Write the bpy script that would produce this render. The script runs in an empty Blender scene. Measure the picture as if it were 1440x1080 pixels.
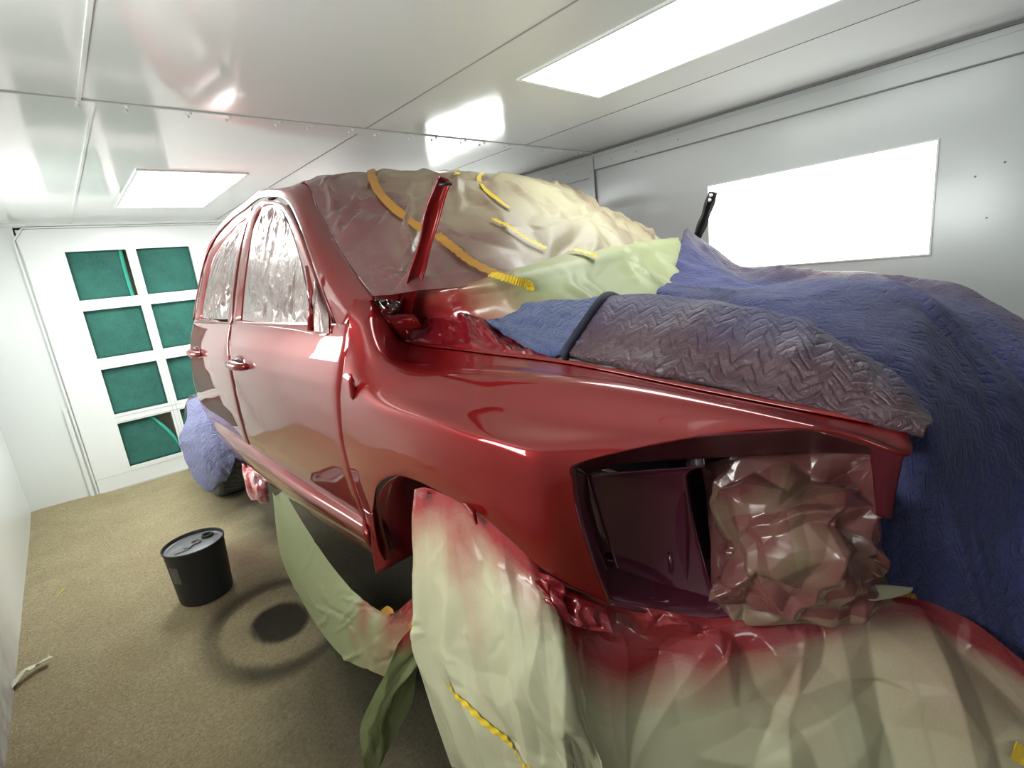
import bpy, math, random
import numpy as np
from mathutils import Vector, Matrix
from mathutils.geometry import delaunay_2d_cdt

C = bpy.context.scene.collection
scn = bpy.context.scene

# ------------------------------------------------------------------ camera
F = 700.0647
CAM = np.array([0.0, 0.0, 1.5])
R = np.array([[0.7291574613782091, -0.67544139184024, -0.11003782397614391],
              [0.23398956140368196, 0.09496565832481567, 0.9675900004098053],
              [0.6431005222129725, 0.7312731705237474, -0.2272911533728232]])
cd = bpy.data.cameras.new('camera')
cam = bpy.data.objects.new('camera', cd)
C.objects.link(cam)
cd.sensor_width = 36.0
cd.sensor_fit = 'HORIZONTAL'
cd.lens = 36.0 * F / 1440.0
cd.clip_start = 0.02
cam.matrix_world = Matrix(((R[0][0], R[1][0], -R[2][0], CAM[0]),
                           (R[0][1], R[1][1], -R[2][1], CAM[1]),
                           (R[0][2], R[1][2], -R[2][2], CAM[2]),
                           (0, 0, 0, 1)))
scn.camera = cam

# ------------------------------------------------------------------ world, exposure
w = bpy.data.worlds.new('world')
scn.world = w
w.use_nodes = True
w.node_tree.nodes['Background'].inputs[0].default_value = (0.8, 0.85, 0.85, 1)
w.node_tree.nodes['Background'].inputs[1].default_value = 0.02
scn.view_settings.view_transform = 'Standard'
scn.view_settings.look = 'None'
scn.view_settings.gamma = 1.0
scn.view_settings.use_curve_mapping = False
scn.view_settings.exposure = 0.6
LAMP_NEAR, LAMP_FAR = 5.5, 18.0            # strength of the tube-light diffusers
LAMP_LEFT, LAMP_WALL = 9.5, 4.0
FILL_FRONT = 3.0       # added, unseen left wall panel that brightens the front paper
LAMP_BACK = 11.0      # right wall box hidden behind the cab       # weaker tubes in the walls
LAMP_COL = (0.95, 1.0, 0.965, 1)

# ------------------------------------------------------------------ room measures (metres)
XL, XR, YB, YF, ZC = -0.485, 3.09, 5.41, -3.2, 2.226
XC = 1.57             # centre line of the truck
rng = np.random.default_rng(7)

# ------------------------------------------------------------------ geometry helpers
def ray(u, v):
    return R.T @ np.array([u - 720.0, 540.0 - v, F])

def at(u, v, x=None, y=None, z=None):
    """point of the place seen at (u, v), at a given lateral x, depth y or height z"""
    d = ray(u, v)
    t = (x / d[0]) if x is not None else (y / d[1]) if y is not None else ((z - CAM[2]) / d[2])
    return CAM + t * d

SZ = [0.60, 0.70, 0.76, 0.85, 0.95, 1.05, 1.14, 1.22, 1.30, 1.36, 1.40, 1.50, 1.60, 1.70, 1.80, 1.87, 1.95]
SX = [.610, .594, .582, .566, .555, .549, .547, .551, .565, .583, .598, .632, .669, .709, .754, .795, .860]
def side_x(z, y=2.5):
    return float(np.interp(z, SZ, SX)) + 0.012 * max(0.0, y - 2.6) ** 2
def hit(u, v, off=0.0):
    """point on the flank of the cab"""
    d = ray(u, v)
    x = 0.58
    for _ in range(60):
        p = CAM + x / d[0] * d
        x = 0.5 * x + 0.5 * (side_x(p[2], p[1]) + off)
    return CAM + x / d[0] * d

def crv(pts, n):
    """smooth curve through points, n samples evenly spaced"""
    P = np.array(pts, float)
    if len(P) == 1:
        return np.repeat(P, n, 0)
    seg = np.linalg.norm(np.diff(P, axis=0), axis=1) + 1e-9
    t = np.concatenate([[0], np.cumsum(seg)])
    m = np.zeros_like(P)
    if len(P) == 2:
        m[:] = (P[1] - P[0]) / seg[0]
    else:
        s = np.diff(P, axis=0) / seg[:, None]
        for i in range(1, len(P) - 1):
            m[i] = (s[i - 1] * seg[i] + s[i] * seg[i - 1]) / (seg[i] + seg[i - 1])
        m[0] = 1.5 * s[0] - .5 * m[1]
        m[-1] = 1.5 * s[-1] - .5 * m[-2]
    tt = np.linspace(0, t[-1], n)
    k = np.clip(np.searchsorted(t, tt, side='right') - 1, 0, len(P) - 2)
    h = seg[k]
    a = (tt - t[k]) / h
    a = a[:, None]; h = h[:, None]
    return ((2*a**3 - 3*a**2 + 1) * P[k] + (a**3 - 2*a**2 + a) * h * m[k]
            + (-2*a**3 + 3*a**2) * P[k+1] + (a**3 - a**2) * h * m[k+1])

def crv_idx(P, n):
    """same but parameter is the control index (keeps columns matched)"""
    P = np.array(P, float)
    N = len(P)
    tt = np.linspace(0, N - 1, n)
    k = np.clip(tt.astype(int), 0, N - 2)
    a = (tt - k)[:, None]
    m = np.zeros_like(P)
    d = np.diff(P, axis=0)
    if N > 2:
        l = np.linalg.norm(d, axis=1)[:, None] + 1e-9
        for i in range(1, N - 1):
            wt = 2 * l[i-1] * l[i] / (l[i-1] + l[i])
            m[i] = wt * (d[i-1] / l[i-1] + d[i] / l[i]) / 2
    m[0] = d[0]; m[-1] = d[-1]
    return ((2*a**3 - 3*a**2 + 1) * P[k] + (a**3 - 2*a**2 + a) * m[k]
            + (-2*a**3 + 3*a**2) * P[k+1] + (a**3 - a**2) * m[k+1])

def sheet(rows, nu, nv, idx=True):
    f = crv_idx if idx else crv
    A = np.array([f(r, nu) for r in rows])
    return np.stack([crv_idx(A[:, j], nv) for j in range(nu)], 1)     # (nv, nu, 3)

def normals(G):
    du = np.gradient(G, axis=1); dv = np.gradient(G, axis=0)
    n = np.cross(du, dv)
    return n / (np.linalg.norm(n, axis=2, keepdims=True) + 1e-12)

def face_cam(G):
    n = normals(G)
    c = G[G.shape[0]//2, G.shape[1]//2]
    if np.dot(n[G.shape[0]//2, G.shape[1]//2], CAM - c) < 0:
        n = -n
    return n

def arc_uv(G):
    u = np.concatenate([np.zeros((G.shape[0], 1)), np.cumsum(np.linalg.norm(np.diff(G, axis=1), axis=2), 1)], 1)
    v = np.concatenate([np.zeros((1, G.shape[1])), np.cumsum(np.linalg.norm(np.diff(G, axis=0), axis=2), 0)], 0)
    return np.stack([u, np.repeat(v.mean(1, keepdims=True), G.shape[1], 1)], 2)

def vnoise(P, s, seed):
    """smooth value noise in 3-D, vectorised, range about -1..1"""
    Q = np.asarray(P) * s + seed * 17.13
    i = np.floor(Q).astype(np.int64); f = Q - i
    f = f * f * (3 - 2 * f)
    out = 0
    for a in (0, 1):
        for b in (0, 1):
            for c in (0, 1):
                hsh = ((i[..., 0] + a) * 73856093) ^ ((i[..., 1] + b) * 19349663) ^ ((i[..., 2] + c) * 83492791)
                hsh = (hsh * 1103515245 + 12345) & 0x7fffffff
                hsh = (hsh >> 7) ^ (hsh * 31 & 0xffffff)
                r = (hsh % 10007) / 10007.0
                wgt = (f[..., 0] if a else 1 - f[..., 0]) * (f[..., 1] if b else 1 - f[..., 1]) * (f[..., 2] if c else 1 - f[..., 2])
                out = out + wgt * r
    return out * 2 - 1

def fbm(P, s, seed, o=3):
    return sum(vnoise(P, s * 2**k, seed + k) * .5**k for k in range(o))

def creases(G, n, amp, width, length, seed, ang=None, spread=1.6):
    """sum of n sharp paper folds"""
    r = np.random.default_rng(seed)
    U = arc_uv(G); mx = U.reshape(-1, 2).max(0)
    h = np.zeros(G.shape[:2])
    for _ in range(n):
        c = r.random(2) * mx
        a = (r.random() * math.pi) if ang is None else ang + (r.random() - .5) * spread
        d = (U - c) @ np.array([-math.sin(a), math.cos(a)])
        t = (U - c) @ np.array([math.cos(a), math.sin(a)])
        d = d + .15 * width * np.sin(t * 9 / length + r.random() * 6)
        L = length * (.5 + r.random()); W = width * (.5 + r.random())
        h += r.choice([-1, 1, 1]) * amp * (.4 + .6 * r.random()) * np.clip(1 - np.abs(d) / W, 0, 1) * np.clip(1 - (t / L)**2, 0, 1)
    return h

def crumple(G, cells, amp, seed):
    """faceted, crushed-paper relief: random heights on a Delaunay net"""
    r = np.random.default_rng(seed)
    U = arc_uv(G); mx = U.reshape(-1, 2).max(0)
    s = r.random((cells, 2)) * mx * 1.1 - .05 * mx
    s = np.vstack([s, np.array([[-.2, -.2], [1.2, -.2], [-.2, 1.2], [1.2, 1.2], [.5, -.2], [.5, 1.2], [-.2, .5], [1.2, .5]]) * mx])
    hh = r.random(len(s)) * 2 - 1
    tri = delaunay_2d_cdt([Vector(q) for q in s], [], [], 0, 1e-7)
    vs = np.array([tuple(q) for q in tri[0]]); org = [o[0] for o in tri[3]]
    H = np.zeros(G.shape[:2])
    for a, b_, c in tri[2]:
        A, B, Cc = vs[a], vs[b_], vs[c]
        det = (B[1]-Cc[1])*(A[0]-Cc[0]) + (Cc[0]-B[0])*(A[1]-Cc[1])
        if abs(det) < 1e-12: continue
        l1 = ((B[1]-Cc[1])*(U[..., 0]-Cc[0]) + (Cc[0]-B[0])*(U[..., 1]-Cc[1])) / det
        l2 = ((Cc[1]-A[1])*(U[..., 0]-Cc[0]) + (A[0]-Cc[0])*(U[..., 1]-Cc[1])) / det
        l3 = 1 - l1 - l2
        k = (l1 >= -1e-6) & (l2 >= -1e-6) & (l3 >= -1e-6)
        H[k] = (l1*hh[org[a]] + l2*hh[org[b_]] + l3*hh[org[c]])[k]
    return amp * H

def mesh_obj(name, V, Fc, mat, parent=None, smooth=True, uv=None, attr=None):
    me = bpy.data.meshes.new(name)
    me.from_pydata([tuple(map(float, v)) for v in V], [], Fc)
    if smooth:
        me.polygons.foreach_set('use_smooth', [True] * len(me.polygons))
    if uv is not None:
        l = me.uv_layers.new(name='UVMap')
        vi = np.zeros(len(me.loops), dtype=np.int32); me.loops.foreach_get('vertex_index', vi)
        l.data.foreach_set('uv', np.asarray(uv, dtype=np.float32)[vi].ravel())
    if attr:
        for k, a in attr.items():
            at_ = me.attributes.new(k, 'FLOAT', 'POINT')
            at_.data.foreach_set('value', np.asarray(a, dtype=np.float32).ravel())
    me.materials.append(mat)
    o = bpy.data.objects.new(name, me)
    C.objects.link(o)
    if parent is not None:
        o.parent = parent
        o.matrix_parent_inverse = Matrix.Translation(-parent_loc(parent))
    return o

def parent_loc(p):
    return Vector(p.location) if p.type == 'EMPTY' else Vector((0, 0, 0))

def grid_faces(nv, nu, wrap=False):
    f = []
    for i in range(nv - 1):
        for j in range(nu - 1 if not wrap else nu):
            k = (j + 1) % nu
            f.append((i*nu + j, i*nu + k, (i+1)*nu + k, (i+1)*nu + j))
    return f

def grid_obj(name, G, mat, parent=None, thick=0.0, attr=None, smooth=True, offset=-1.0, wrap=False, flip=True):
    nv, nu = G.shape[:2]
    n = normals(G)
    fc = grid_faces(nv, nu, wrap)
    c = G[nv//2, nu//2]
    if flip and np.dot(n[nv//2, nu//2], CAM - c) < 0:
        fc = [q[::-1] for q in fc]
    o = mesh_obj(name, G.reshape(-1, 3), fc, mat, parent, smooth, arc_uv(G).reshape(-1, 2), attr)
    if thick > 0:
        m = o.modifiers.new('thickness', 'SOLIDIFY'); m.thickness = thick; m.offset = offset
    return o

class MB:
    """collects boxes, tubes and lathes into one mesh"""
    def __init__(s): s.v = []; s.f = []
    def add(s, V, Fc):
        b = len(s.v); s.v += [tuple(map(float, q)) for q in V]; s.f += [tuple(i + b for i in q) for q in Fc]
    def box(s, a, b):
        (x0, y0, z0), (x1, y1, z1) = a, b
        V = [(x0,y0,z0),(x1,y0,z0),(x1,y1,z0),(x0,y1,z0),(x0,y0,z1),(x1,y0,z1),(x1,y1,z1),(x0,y1,z1)]
        s.add(V, [(0,3,2,1),(4,5,6,7),(0,1,5,4),(1,2,6,5),(2,3,7,6),(3,0,4,7)])
        return s
    def bar(s, p, q, wd, hd, up=(0, 0, 1)):
        p = Vector(p); q = Vector(q); d = (q - p).normalized(); a = d.cross(Vector(up)).normalized(); b = a.cross(d)
        V = []
        for e in (p, q):
            for i, j in ((-1,-1),(1,-1),(1,1),(-1,1)):
                V.append(e + a*(i*wd/2) + b*(j*hd/2))
        s.add(V, [(0,1,2,3),(7,6,5,4),(0,4,5,1),(1,5,6,2),(2,6,7,3),(3,7,4,0)])
        return s
    def tube(s, P, r, n=12, cap=True):
        P = [Vector(q) for q in P]; N = len(P); rr = r if hasattr(r, '__len__') else [r] * N
        V = []
        for i in range(N):
            d = (P[min(i+1, N-1)] - P[max(i-1, 0)]).normalized()
            a = d.cross(Vector((0.13, 0.21, 0.97))).normalized(); b = a.cross(d)
            for k in range(n):
                t = 2*math.pi*k/n
                V.append(P[i] + (a*math.cos(t) + b*math.sin(t)) * rr[i])
        Fc = grid_faces(N, n, True)
        if cap:
            Fc += [tuple(range(n))[::-1], tuple(range((N-1)*n, N*n))]
        s.add(V, Fc); return s
    def lathe(s, prof, c=(0,0,0), axis='z', n=40):
        V = []
        for (r, h) in prof:
            for k in range(n):
                t = 2*math.pi*k/n
                if axis == 'z': q = (c[0] + r*math.cos(t), c[1] + r*math.sin(t), c[2] + h)
                else: q = (c[0] + h, c[1] + r*math.cos(t), c[2] + r*math.sin(t))
                V.append(q)
        s.add(V, grid_faces(len(prof), n, True)); return s
    def build(s, name, mat, parent=None, smooth=False, bevel=0):
        o = mesh_obj(name, s.v, s.f, mat, parent, smooth)
        if bevel:
            m = o.modifiers.new('bevel', 'BEVEL'); m.width = bevel; m.segments = 2; m.limit_method = 'ANGLE'
        return o

def tag(o, label, cat, group=None, kind=None):
    o['label'] = label; o['category'] = cat
    if group: o['group'] = group
    if kind: o['kind'] = kind
    return o
def struct(o):
    o['kind'] = 'structure'; return o
def thing(name, label, cat, loc=(0, 0, 0), group=None):
    o = bpy.data.objects.new(name, None); C.objects.link(o)
    o.location = loc; o.empty_display_size = .1
    return tag(o, label, cat, group)

# ------------------------------------------------------------------ materials
def newmat(name):
    m = bpy.data.materials.new(name); m.use_nodes = True
    nt = m.node_tree
    return m, nt, nt.nodes['Principled BSDF']
def N(nt, typ, **kw):
    n = nt.nodes.new(typ)
    for k, v in kw.items():
        if k in n.inputs: n.inputs[k].default_value = v
        else: setattr(n, k, v)
    return n
def mixc(nt, fac, a, b):
    n = nt.nodes.new('ShaderNodeMix'); n.data_type = 'RGBA'
    for s, val in ((0, fac), (6, a), (7, b)):
        if hasattr(val, 'links'): nt.links.new(val, n.inputs[s])
        else: n.inputs[s].default_value = val
    return n.outputs[2]
def maprange(nt, val, a, b, c, d):
    n = N(nt, 'ShaderNodeMapRange'); nt.links.new(val, n.inputs[0])
    for i, q in enumerate((a, b, c, d)): n.inputs[i+1].default_value = q
    return n.outputs[0]
def noise(nt, scale, detail=4, rough=.55, coord='Object', dist=0):
    tc = N(nt, 'ShaderNodeTexCoord'); n = N(nt, 'ShaderNodeTexNoise')
    n.inputs['Scale'].default_value = scale; n.inputs['Detail'].default_value = detail
    n.inputs['Roughness'].default_value = rough; n.inputs['Distortion'].default_value = dist
    nt.links.new(tc.outputs[coord], n.inputs['Vector']); return n.outputs[0]
def bump(nt, b, h, strength, dist=.01):
    n = N(nt, 'ShaderNodeBump'); n.inputs['Strength'].default_value = strength; n.inputs['Distance'].default_value = dist
    nt.links.new(h, n.inputs['Height'])
    nt.links.new(n.outputs[0], b.inputs['Normal']); return n
def col(*c): return (c[0], c[1], c[2], 1)

def simple(name, c, rough=.5, metal=0, coat=0, bumpn=None):
    m, nt, b = newmat(name)
    b.inputs['Base Color'].default_value = col(*c); b.inputs['Roughness'].default_value = rough
    b.inputs['Metallic'].default_value = metal; b.inputs['Coat Weight'].default_value = coat
    b.inputs['Coat Roughness'].default_value = .03
    if bumpn: bump(nt, b, noise(nt, bumpn[0]), bumpn[1], bumpn[2])
    return m
M = {}
def wallmat(name, c, rough, bs, bd, spec=.5):
    m, nt, b = newmat(name)
    n1 = noise(nt, .9, 2)
    nt.links.new(mixc(nt, n1, col(*[q*.96 for q in c]), col(*c)), b.inputs['Base Color'])
    b.inputs['Roughness'].default_value = rough
    b.inputs['Specular IOR Level'].default_value = spec
    bump(nt, b, noise(nt, bs, 2), .25, bd)
    return m
M['ceiling'] = wallmat('ceiling_paint', (.74, .755, .735), .11, 1.6, .012, .75)
M['wall'] = wallmat('wall_paint', (.74, .77, .76), .22, 2.2, .012)
def stained():
    m, nt, b = newmat('wall_left_paint')
    tc = N(nt, 'ShaderNodeTexCoord'); sp = N(nt, 'ShaderNodeSeparateXYZ'); nt.links.new(tc.outputs['Object'], sp.inputs[0])
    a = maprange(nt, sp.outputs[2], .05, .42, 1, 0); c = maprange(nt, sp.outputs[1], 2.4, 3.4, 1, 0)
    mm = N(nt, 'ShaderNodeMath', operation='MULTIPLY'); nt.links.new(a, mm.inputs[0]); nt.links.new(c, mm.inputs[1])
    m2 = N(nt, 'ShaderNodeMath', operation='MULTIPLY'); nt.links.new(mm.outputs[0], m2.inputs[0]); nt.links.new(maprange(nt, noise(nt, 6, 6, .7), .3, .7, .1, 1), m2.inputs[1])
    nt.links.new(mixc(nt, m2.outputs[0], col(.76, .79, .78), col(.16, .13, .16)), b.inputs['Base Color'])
    b.inputs['Roughness'].default_value = .25
    return m
M['wall_stained'] = stained()
M['wall_grey'] = wallmat('wall_right_paint', (.64, .675, .68), .2, 2.2, .012)
M['trim'] = simple('white_trim', (.74, .76, .75), .3)
M['seam_pale'] = simple('pale_seam_line', (.42, .43, .42), .4)
M['trim_dark'] = simple('grey_seam', (.25, .26, .26), .5)  # even dark grey for seams, edge lines and bolts
M['door'] = wallmat('door_paint', (.78, .80, .79), .3, 2.0, .004)
def lampmat(nm, st):
    m, nt, b = newmat(nm)
    b.inputs['Base Color'].default_value = col(.8, .8, .8)
    b.inputs['Emission Color'].default_value = LAMP_COL
    b.inputs['Emission Strength'].default_value = st
    return m
M['lamp'] = lampmat('near_lamp_diffuser', LAMP_NEAR)
M['lamp_far'] = lampmat('far_lamp_diffuser', LAMP_FAR)
M['lamp_left'] = lampmat('left_lamp_diffuser', LAMP_LEFT)
M['fill_front'] = lampmat('front_fill_diffuser', FILL_FRONT)
M['lamp_back'] = lampmat('rear_wall_lamp_diffuser', LAMP_BACK)
M['lamp_wall'] = lampmat('wall_lamp_diffuser', LAMP_WALL)
def filtermat():
    m, nt, b = newmat('filter_fibre')
    a = noise(nt, 5, 5, .7); c = noise(nt, 160, 3, .8)
    k = mixc(nt, maprange(nt, a, .3, .7, 0, 1), col(.012, .07, .06), col(.028, .15, .115))
    k = mixc(nt, maprange(nt, c, .35, .75, 0, .6), k, col(.06, .22, .18))
    nt.links.new(k, b.inputs['Base Color']); b.inputs['Roughness'].default_value = .9
    bump(nt, b, c, .6, .004); return m
M['filter'] = filtermat()
M['filter_fresh'] = simple('clean_filter', (.05, .40, .30), .85)
M['plenum'] = simple('plenum', (.55, .50, .38), .7)

def paintmat(name, c, rough=.38, metal=.35):
    m, nt, b = newmat(name)
    f = noise(nt, 900, 1)
    nt.links.new(mixc(nt, f, col(*[q*.75 for q in c]), col(*[min(1, q*1.25) for q in c])), b.inputs['Base Color'])
    b.inputs['Roughness'].default_value = rough; b.inputs['Metallic'].default_value = metal
    b.inputs['Coat Weight'].default_value = 1; b.inputs['Coat Roughness'].default_value = .015
    b.inputs['Coat IOR'].default_value = 1.72; b.inputs['Specular IOR Level'].default_value = .1
    return m
M['paint'] = paintmat('candy_red_paint', (.225, .005, .0065), .36, .5)
M['paint_shaded'] = paintmat('shaded_maroon_paint', (.10, .016, .036), .42, .2)  # darker copy of the body paint: recess shade put into the colour
M['dry_maroon'] = simple('dry_maroon_paint', (.09, .008, .016), .5, .2)
M['jamb'] = simple('jamb_paint', (.03, .004, .006), .6)
M['black'] = simple('black_plastic', (.012, .012, .013), .45)
M['underbody'] = simple('underbody', (.02, .018, .017), .7)
M['rubber'] = simple('tyre_rubber', (.10, .104, .10), .8, bumpn=(60, .4, .003))
M['rim'] = simple('rim_metal', (.3, .3, .3), .4, .8)
M['tape'] = simple('yellow_tape', (.72, .50, .03), .45)
M['tape_sprayed'] = simple('oversprayed_yellow_tape', (.42, .20, .03), .35)

def papermat(name, base=(.52, .50, .33), back=(.36, .40, .22), red=(.26, .018, .024)):
    """masking paper; attribute 'paint' is how much paint has landed on it"""
    m, nt, b = newmat(name)
    a = N(nt, 'ShaderNodeAttribute', attribute_name='paint').outputs['Fac']
    g = noise(nt, 260, 3, .7); g2 = noise(nt, 7, 3)
    s = N(nt, 'ShaderNodeMath', operation='MULTIPLY_ADD'); nt.links.new(g, s.inputs[0]); s.inputs[1].default_value = .3; s.inputs[2].default_value = -.15
    s2 = N(nt, 'ShaderNodeMath', operation='ADD'); s2.use_clamp = True; nt.links.new(a, s2.inputs[0])
    gate = N(nt, 'ShaderNodeMath', operation='MULTIPLY'); nt.links.new(s.outputs[0], gate.inputs[0]); nt.links.new(maprange(nt, a, 0.02, .2, 0, 1), gate.inputs[1])
    nt.links.new(gate.outputs[0], s2.inputs[1])
    k0 = mixc(nt, g2, col(*[q*.92 for q in base]), col(*base))
    geo = N(nt, 'ShaderNodeNewGeometry')
    k = mixc(nt, s2.outputs[0], k0, col(*red))
    nt.links.new(k, b.inputs['Base Color'])
    nt.links.new(maprange(nt, a, .2, .95, .5, .22), b.inputs['Roughness'])
    nt.links.new(maprange(nt, a, .55, .95, 0, 1), b.inputs['Coat Weight']); b.inputs['Coat Roughness'].default_value = .06
    bump(nt, b, noise(nt, 30, 4, .6), .22, .004)
    return m
M['paper'] = papermat('masking_paper', (.47, .455, .30))
M['paper_green'] = papermat('green_masking_paper', (.33, .36, .19))
M['paper_olive'] = papermat('olive_paper_back', (.20, .23, .10))
M['paper_foil'] = papermat('crumpled_masking_paper', (.22, .18, .105), red=(.17, .045, .05))

def filmmat():
    m, nt, b = newmat('sprayed_masking_film')
    a = noise(nt, 9, 4, .6)
    nt.links.new(mixc(nt, maprange(nt, a, .3, .7, 0, 1), col(.24, .145, .14), col(.42, .34, .325)), b.inputs['Base Color'])
    b.inputs['Metallic'].default_value = .55; b.inputs['Roughness'].default_value = .22
    b.inputs['Coat Weight'].default_value = .6; b.inputs['Coat Roughness'].default_value = .05
    bump(nt, b, noise(nt, 55, 4, .6, dist=1.5), .35, .006)
    return m
M['film'] = filmmat()
M['film_red'] = paintmat('wet_red_film', (.20, .008, .014), .3, .2)
def pinkmat():
    m, nt, b = newmat('pink_plastic')
    a = noise(nt, 14, 3)
    nt.links.new(mixc(nt, maprange(nt, a, .45, .6, 0, 1), col(.75, .45, .47), col(.55, .10, .10)), b.inputs['Base Color'])
    b.inputs['Roughness'].default_value = .18; b.inputs['Coat Weight'].default_value = .8
    return m
M['pink'] = pinkmat()

def blanketmat(name, c, c2, rough=.85, sprayed=(.075, .034, .046), spacing=.024, sheen=.2, bd=.0045, zig=.032):
    """quilted moving blanket with zig-zag stitching; attribute 'paint' is overspray"""
    m, nt, b = newmat(name)
    uv = N(nt, 'ShaderNodeUVMap'); sep = N(nt, 'ShaderNodeSeparateXYZ'); nt.links.new(uv.outputs[0], sep.inputs[0])
    pp = N(nt, 'ShaderNodeMath', operation='PINGPONG'); nt.links.new(sep.outputs[0], pp.inputs[0]); pp.inputs[1].default_value = zig
    ad = N(nt, 'ShaderNodeMath', operation='ADD'); nt.links.new(sep.outputs[1], ad.inputs[0]); nt.links.new(pp.outputs[0], ad.inputs[1])
    wob = N(nt, 'ShaderNodeMath', operation='MULTIPLY_ADD'); nt.links.new(noise(nt, 14, 3), wob.inputs[0]); wob.inputs[1].default_value = .035; nt.links.new(ad.outputs[0], wob.inputs[2])
    p2 = N(nt, 'ShaderNodeMath', operation='PINGPONG'); nt.links.new(wob.outputs[0], p2.inputs[0]); p2.inputs[1].default_value = spacing / 2
    st = maprange(nt, p2.outputs[0], 0, spacing / 4, 0, 1)
    pw = N(nt, 'ShaderNodeMath', operation='POWER'); nt.links.new(st, pw.inputs[0]); pw.inputs[1].default_value = .5
    ns = noise(nt, 42, 5, .62, dist=1.2); nl = noise(nt, 3, 3)
    h = N(nt, 'ShaderNodeMath', operation='MULTIPLY_ADD'); nt.links.new(ns, h.inputs[0]); h.inputs[1].default_value = 2.6; nt.links.new(pw.outputs[0], h.inputs[2])
    a = N(nt, 'ShaderNodeAttribute', attribute_name='paint').outputs['Fac']
    k = mixc(nt, maprange(nt, nl, .35, .65, 0, 1), col(*c), col(*c2))
    k = mixc(nt, maprange(nt, noise(nt, 320, 2), .45, .75, 0, .35), k, col(*[min(1, q*2.2) for q in c2]))
    k = mixc(nt, a, k, col(*sprayed))
    nt.links.new(k, b.inputs['Base Color'])
    nt.links.new(maprange(nt, a, 0, 1, rough, .36), b.inputs['Roughness'])
    b.inputs['Sheen Weight'].default_value = sheen
    bump(nt, b, h.outputs[0], .7, bd)
    return m
M['navy'] = blanketmat('navy_blanket', (.020, .023, .088), (.036, .041, .155), sheen=.12)
M['blue'] = blanketmat('blue_blanket', (.04, .06, .15), (.06, .082, .21))
M['hem'] = simple('blanket_binding', (.018, .02, .04), .8, bumpn=(60, .4, .004))
M['lilac'] = blanketmat('lilac_blanket', (.17, .18, .33), (.23, .24, .42), spacing=.035, bd=.012, zig=.04)

def floormat():
    m, nt, b = newmat('carpet')
    a = N(nt, 'ShaderNodeAttribute', attribute_name='soot').outputs['Fac']
    r = N(nt, 'ShaderNodeAttribute', attribute_name='red').outputs['Fac']
    f = noise(nt, 70, 6, .8, dist=.8); l = noise(nt, 3.2, 4)
    k = mixc(nt, maprange(nt, l, .3, .7, 0, 1), col(.66, .545, .325), col(.80, .69, .44))
    k = mixc(nt, maprange(nt, f, .36, .60, .70, 0), k, col(.36, .275, .155))
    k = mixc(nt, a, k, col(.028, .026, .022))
    k = mixc(nt, r, k, col(.16, .05, .05))
    nt.links.new(k, b.inputs['Base Color']); b.inputs['Roughness'].default_value = .95
    b.inputs['Specular IOR Level'].default_value = .15
    bump(nt, b, f, 1.0, .03)
    return m
M['floor'] = floormat()
M['pail'] = simple('black_pail', (.016, .018, .02), .55, bumpn=(70, .12, .002))
M['pail_lid'] = simple('grey_lid', (.20, .20, .21), .35, .3)
M['pail_label'] = simple('pail_label', (.10, .10, .11), .4)
M['scrap'] = simple('paper_scrap', (.55, .56, .42), .7)

# ------------------------------------------------------------------ room
gx = np.arange(XL, XR + .02, .02); gy = np.arange(YF, YB + .02, .02)
X, Y = np.meshgrid(gx, gy)
Pf = np.stack([X, Y, np.zeros_like(X)], 2)
def bl(cx, cy, rx, ry, p=2): return np.exp(-(np.abs((X-cx)/rx)**p + np.abs((Y-cy)/ry)**p))
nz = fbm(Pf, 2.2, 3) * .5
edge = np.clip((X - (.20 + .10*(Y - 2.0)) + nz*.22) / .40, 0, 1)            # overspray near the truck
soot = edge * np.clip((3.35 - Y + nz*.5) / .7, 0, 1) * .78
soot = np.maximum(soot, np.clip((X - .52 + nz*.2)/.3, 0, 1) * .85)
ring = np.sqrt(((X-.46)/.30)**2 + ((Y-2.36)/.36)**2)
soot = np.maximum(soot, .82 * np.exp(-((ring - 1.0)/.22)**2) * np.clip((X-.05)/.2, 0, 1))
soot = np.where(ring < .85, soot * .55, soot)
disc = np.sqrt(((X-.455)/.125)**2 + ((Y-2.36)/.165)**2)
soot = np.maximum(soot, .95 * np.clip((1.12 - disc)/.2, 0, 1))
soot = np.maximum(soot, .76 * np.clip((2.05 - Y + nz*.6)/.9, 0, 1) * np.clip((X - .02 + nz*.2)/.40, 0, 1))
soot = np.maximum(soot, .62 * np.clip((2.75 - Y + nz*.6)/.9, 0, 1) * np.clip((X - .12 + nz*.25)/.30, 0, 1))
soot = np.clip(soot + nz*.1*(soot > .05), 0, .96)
redm = .55 * bl(.50, 3.15, .17, .30) + .12 * bl(.45, 2.75, .2, .3)
Pf[..., 2] += .006 * fbm(Pf, 3.0, 11) * (Y > 2.2) + .004*fbm(Pf, 9, 5)
wave = np.clip((Y - 4.9)/.5, 0, 1) * np.clip((.25 - X)/.5, 0, 1)
Pf[..., 2] += .03 * wave
struct(grid_obj('floor', Pf, M['floor'], attr={'soot': soot, 'red': redm}))

def plane_struct(name, pts, mat):
    return struct(mesh_obj(name, pts, [(0, 1, 2, 3)], mat, smooth=False))
def wall(name, a, b, mat):
    return struct(MB().box(a, b).build(name, mat))
T = .06
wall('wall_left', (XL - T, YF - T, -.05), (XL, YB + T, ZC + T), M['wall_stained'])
wall('wall_right', (XR, YF - T, -.05), (XR + T, YB + T, ZC + T), M['wall_grey'])
wall('wall_front', (XL, YF - T, -.05), (XR, YF, ZC), simple('wall_front_paint', (.26, .27, .27), .5))
wall('ceiling', (XL, YF, ZC), (XR, YB, ZC + T), M['ceiling'])

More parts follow.
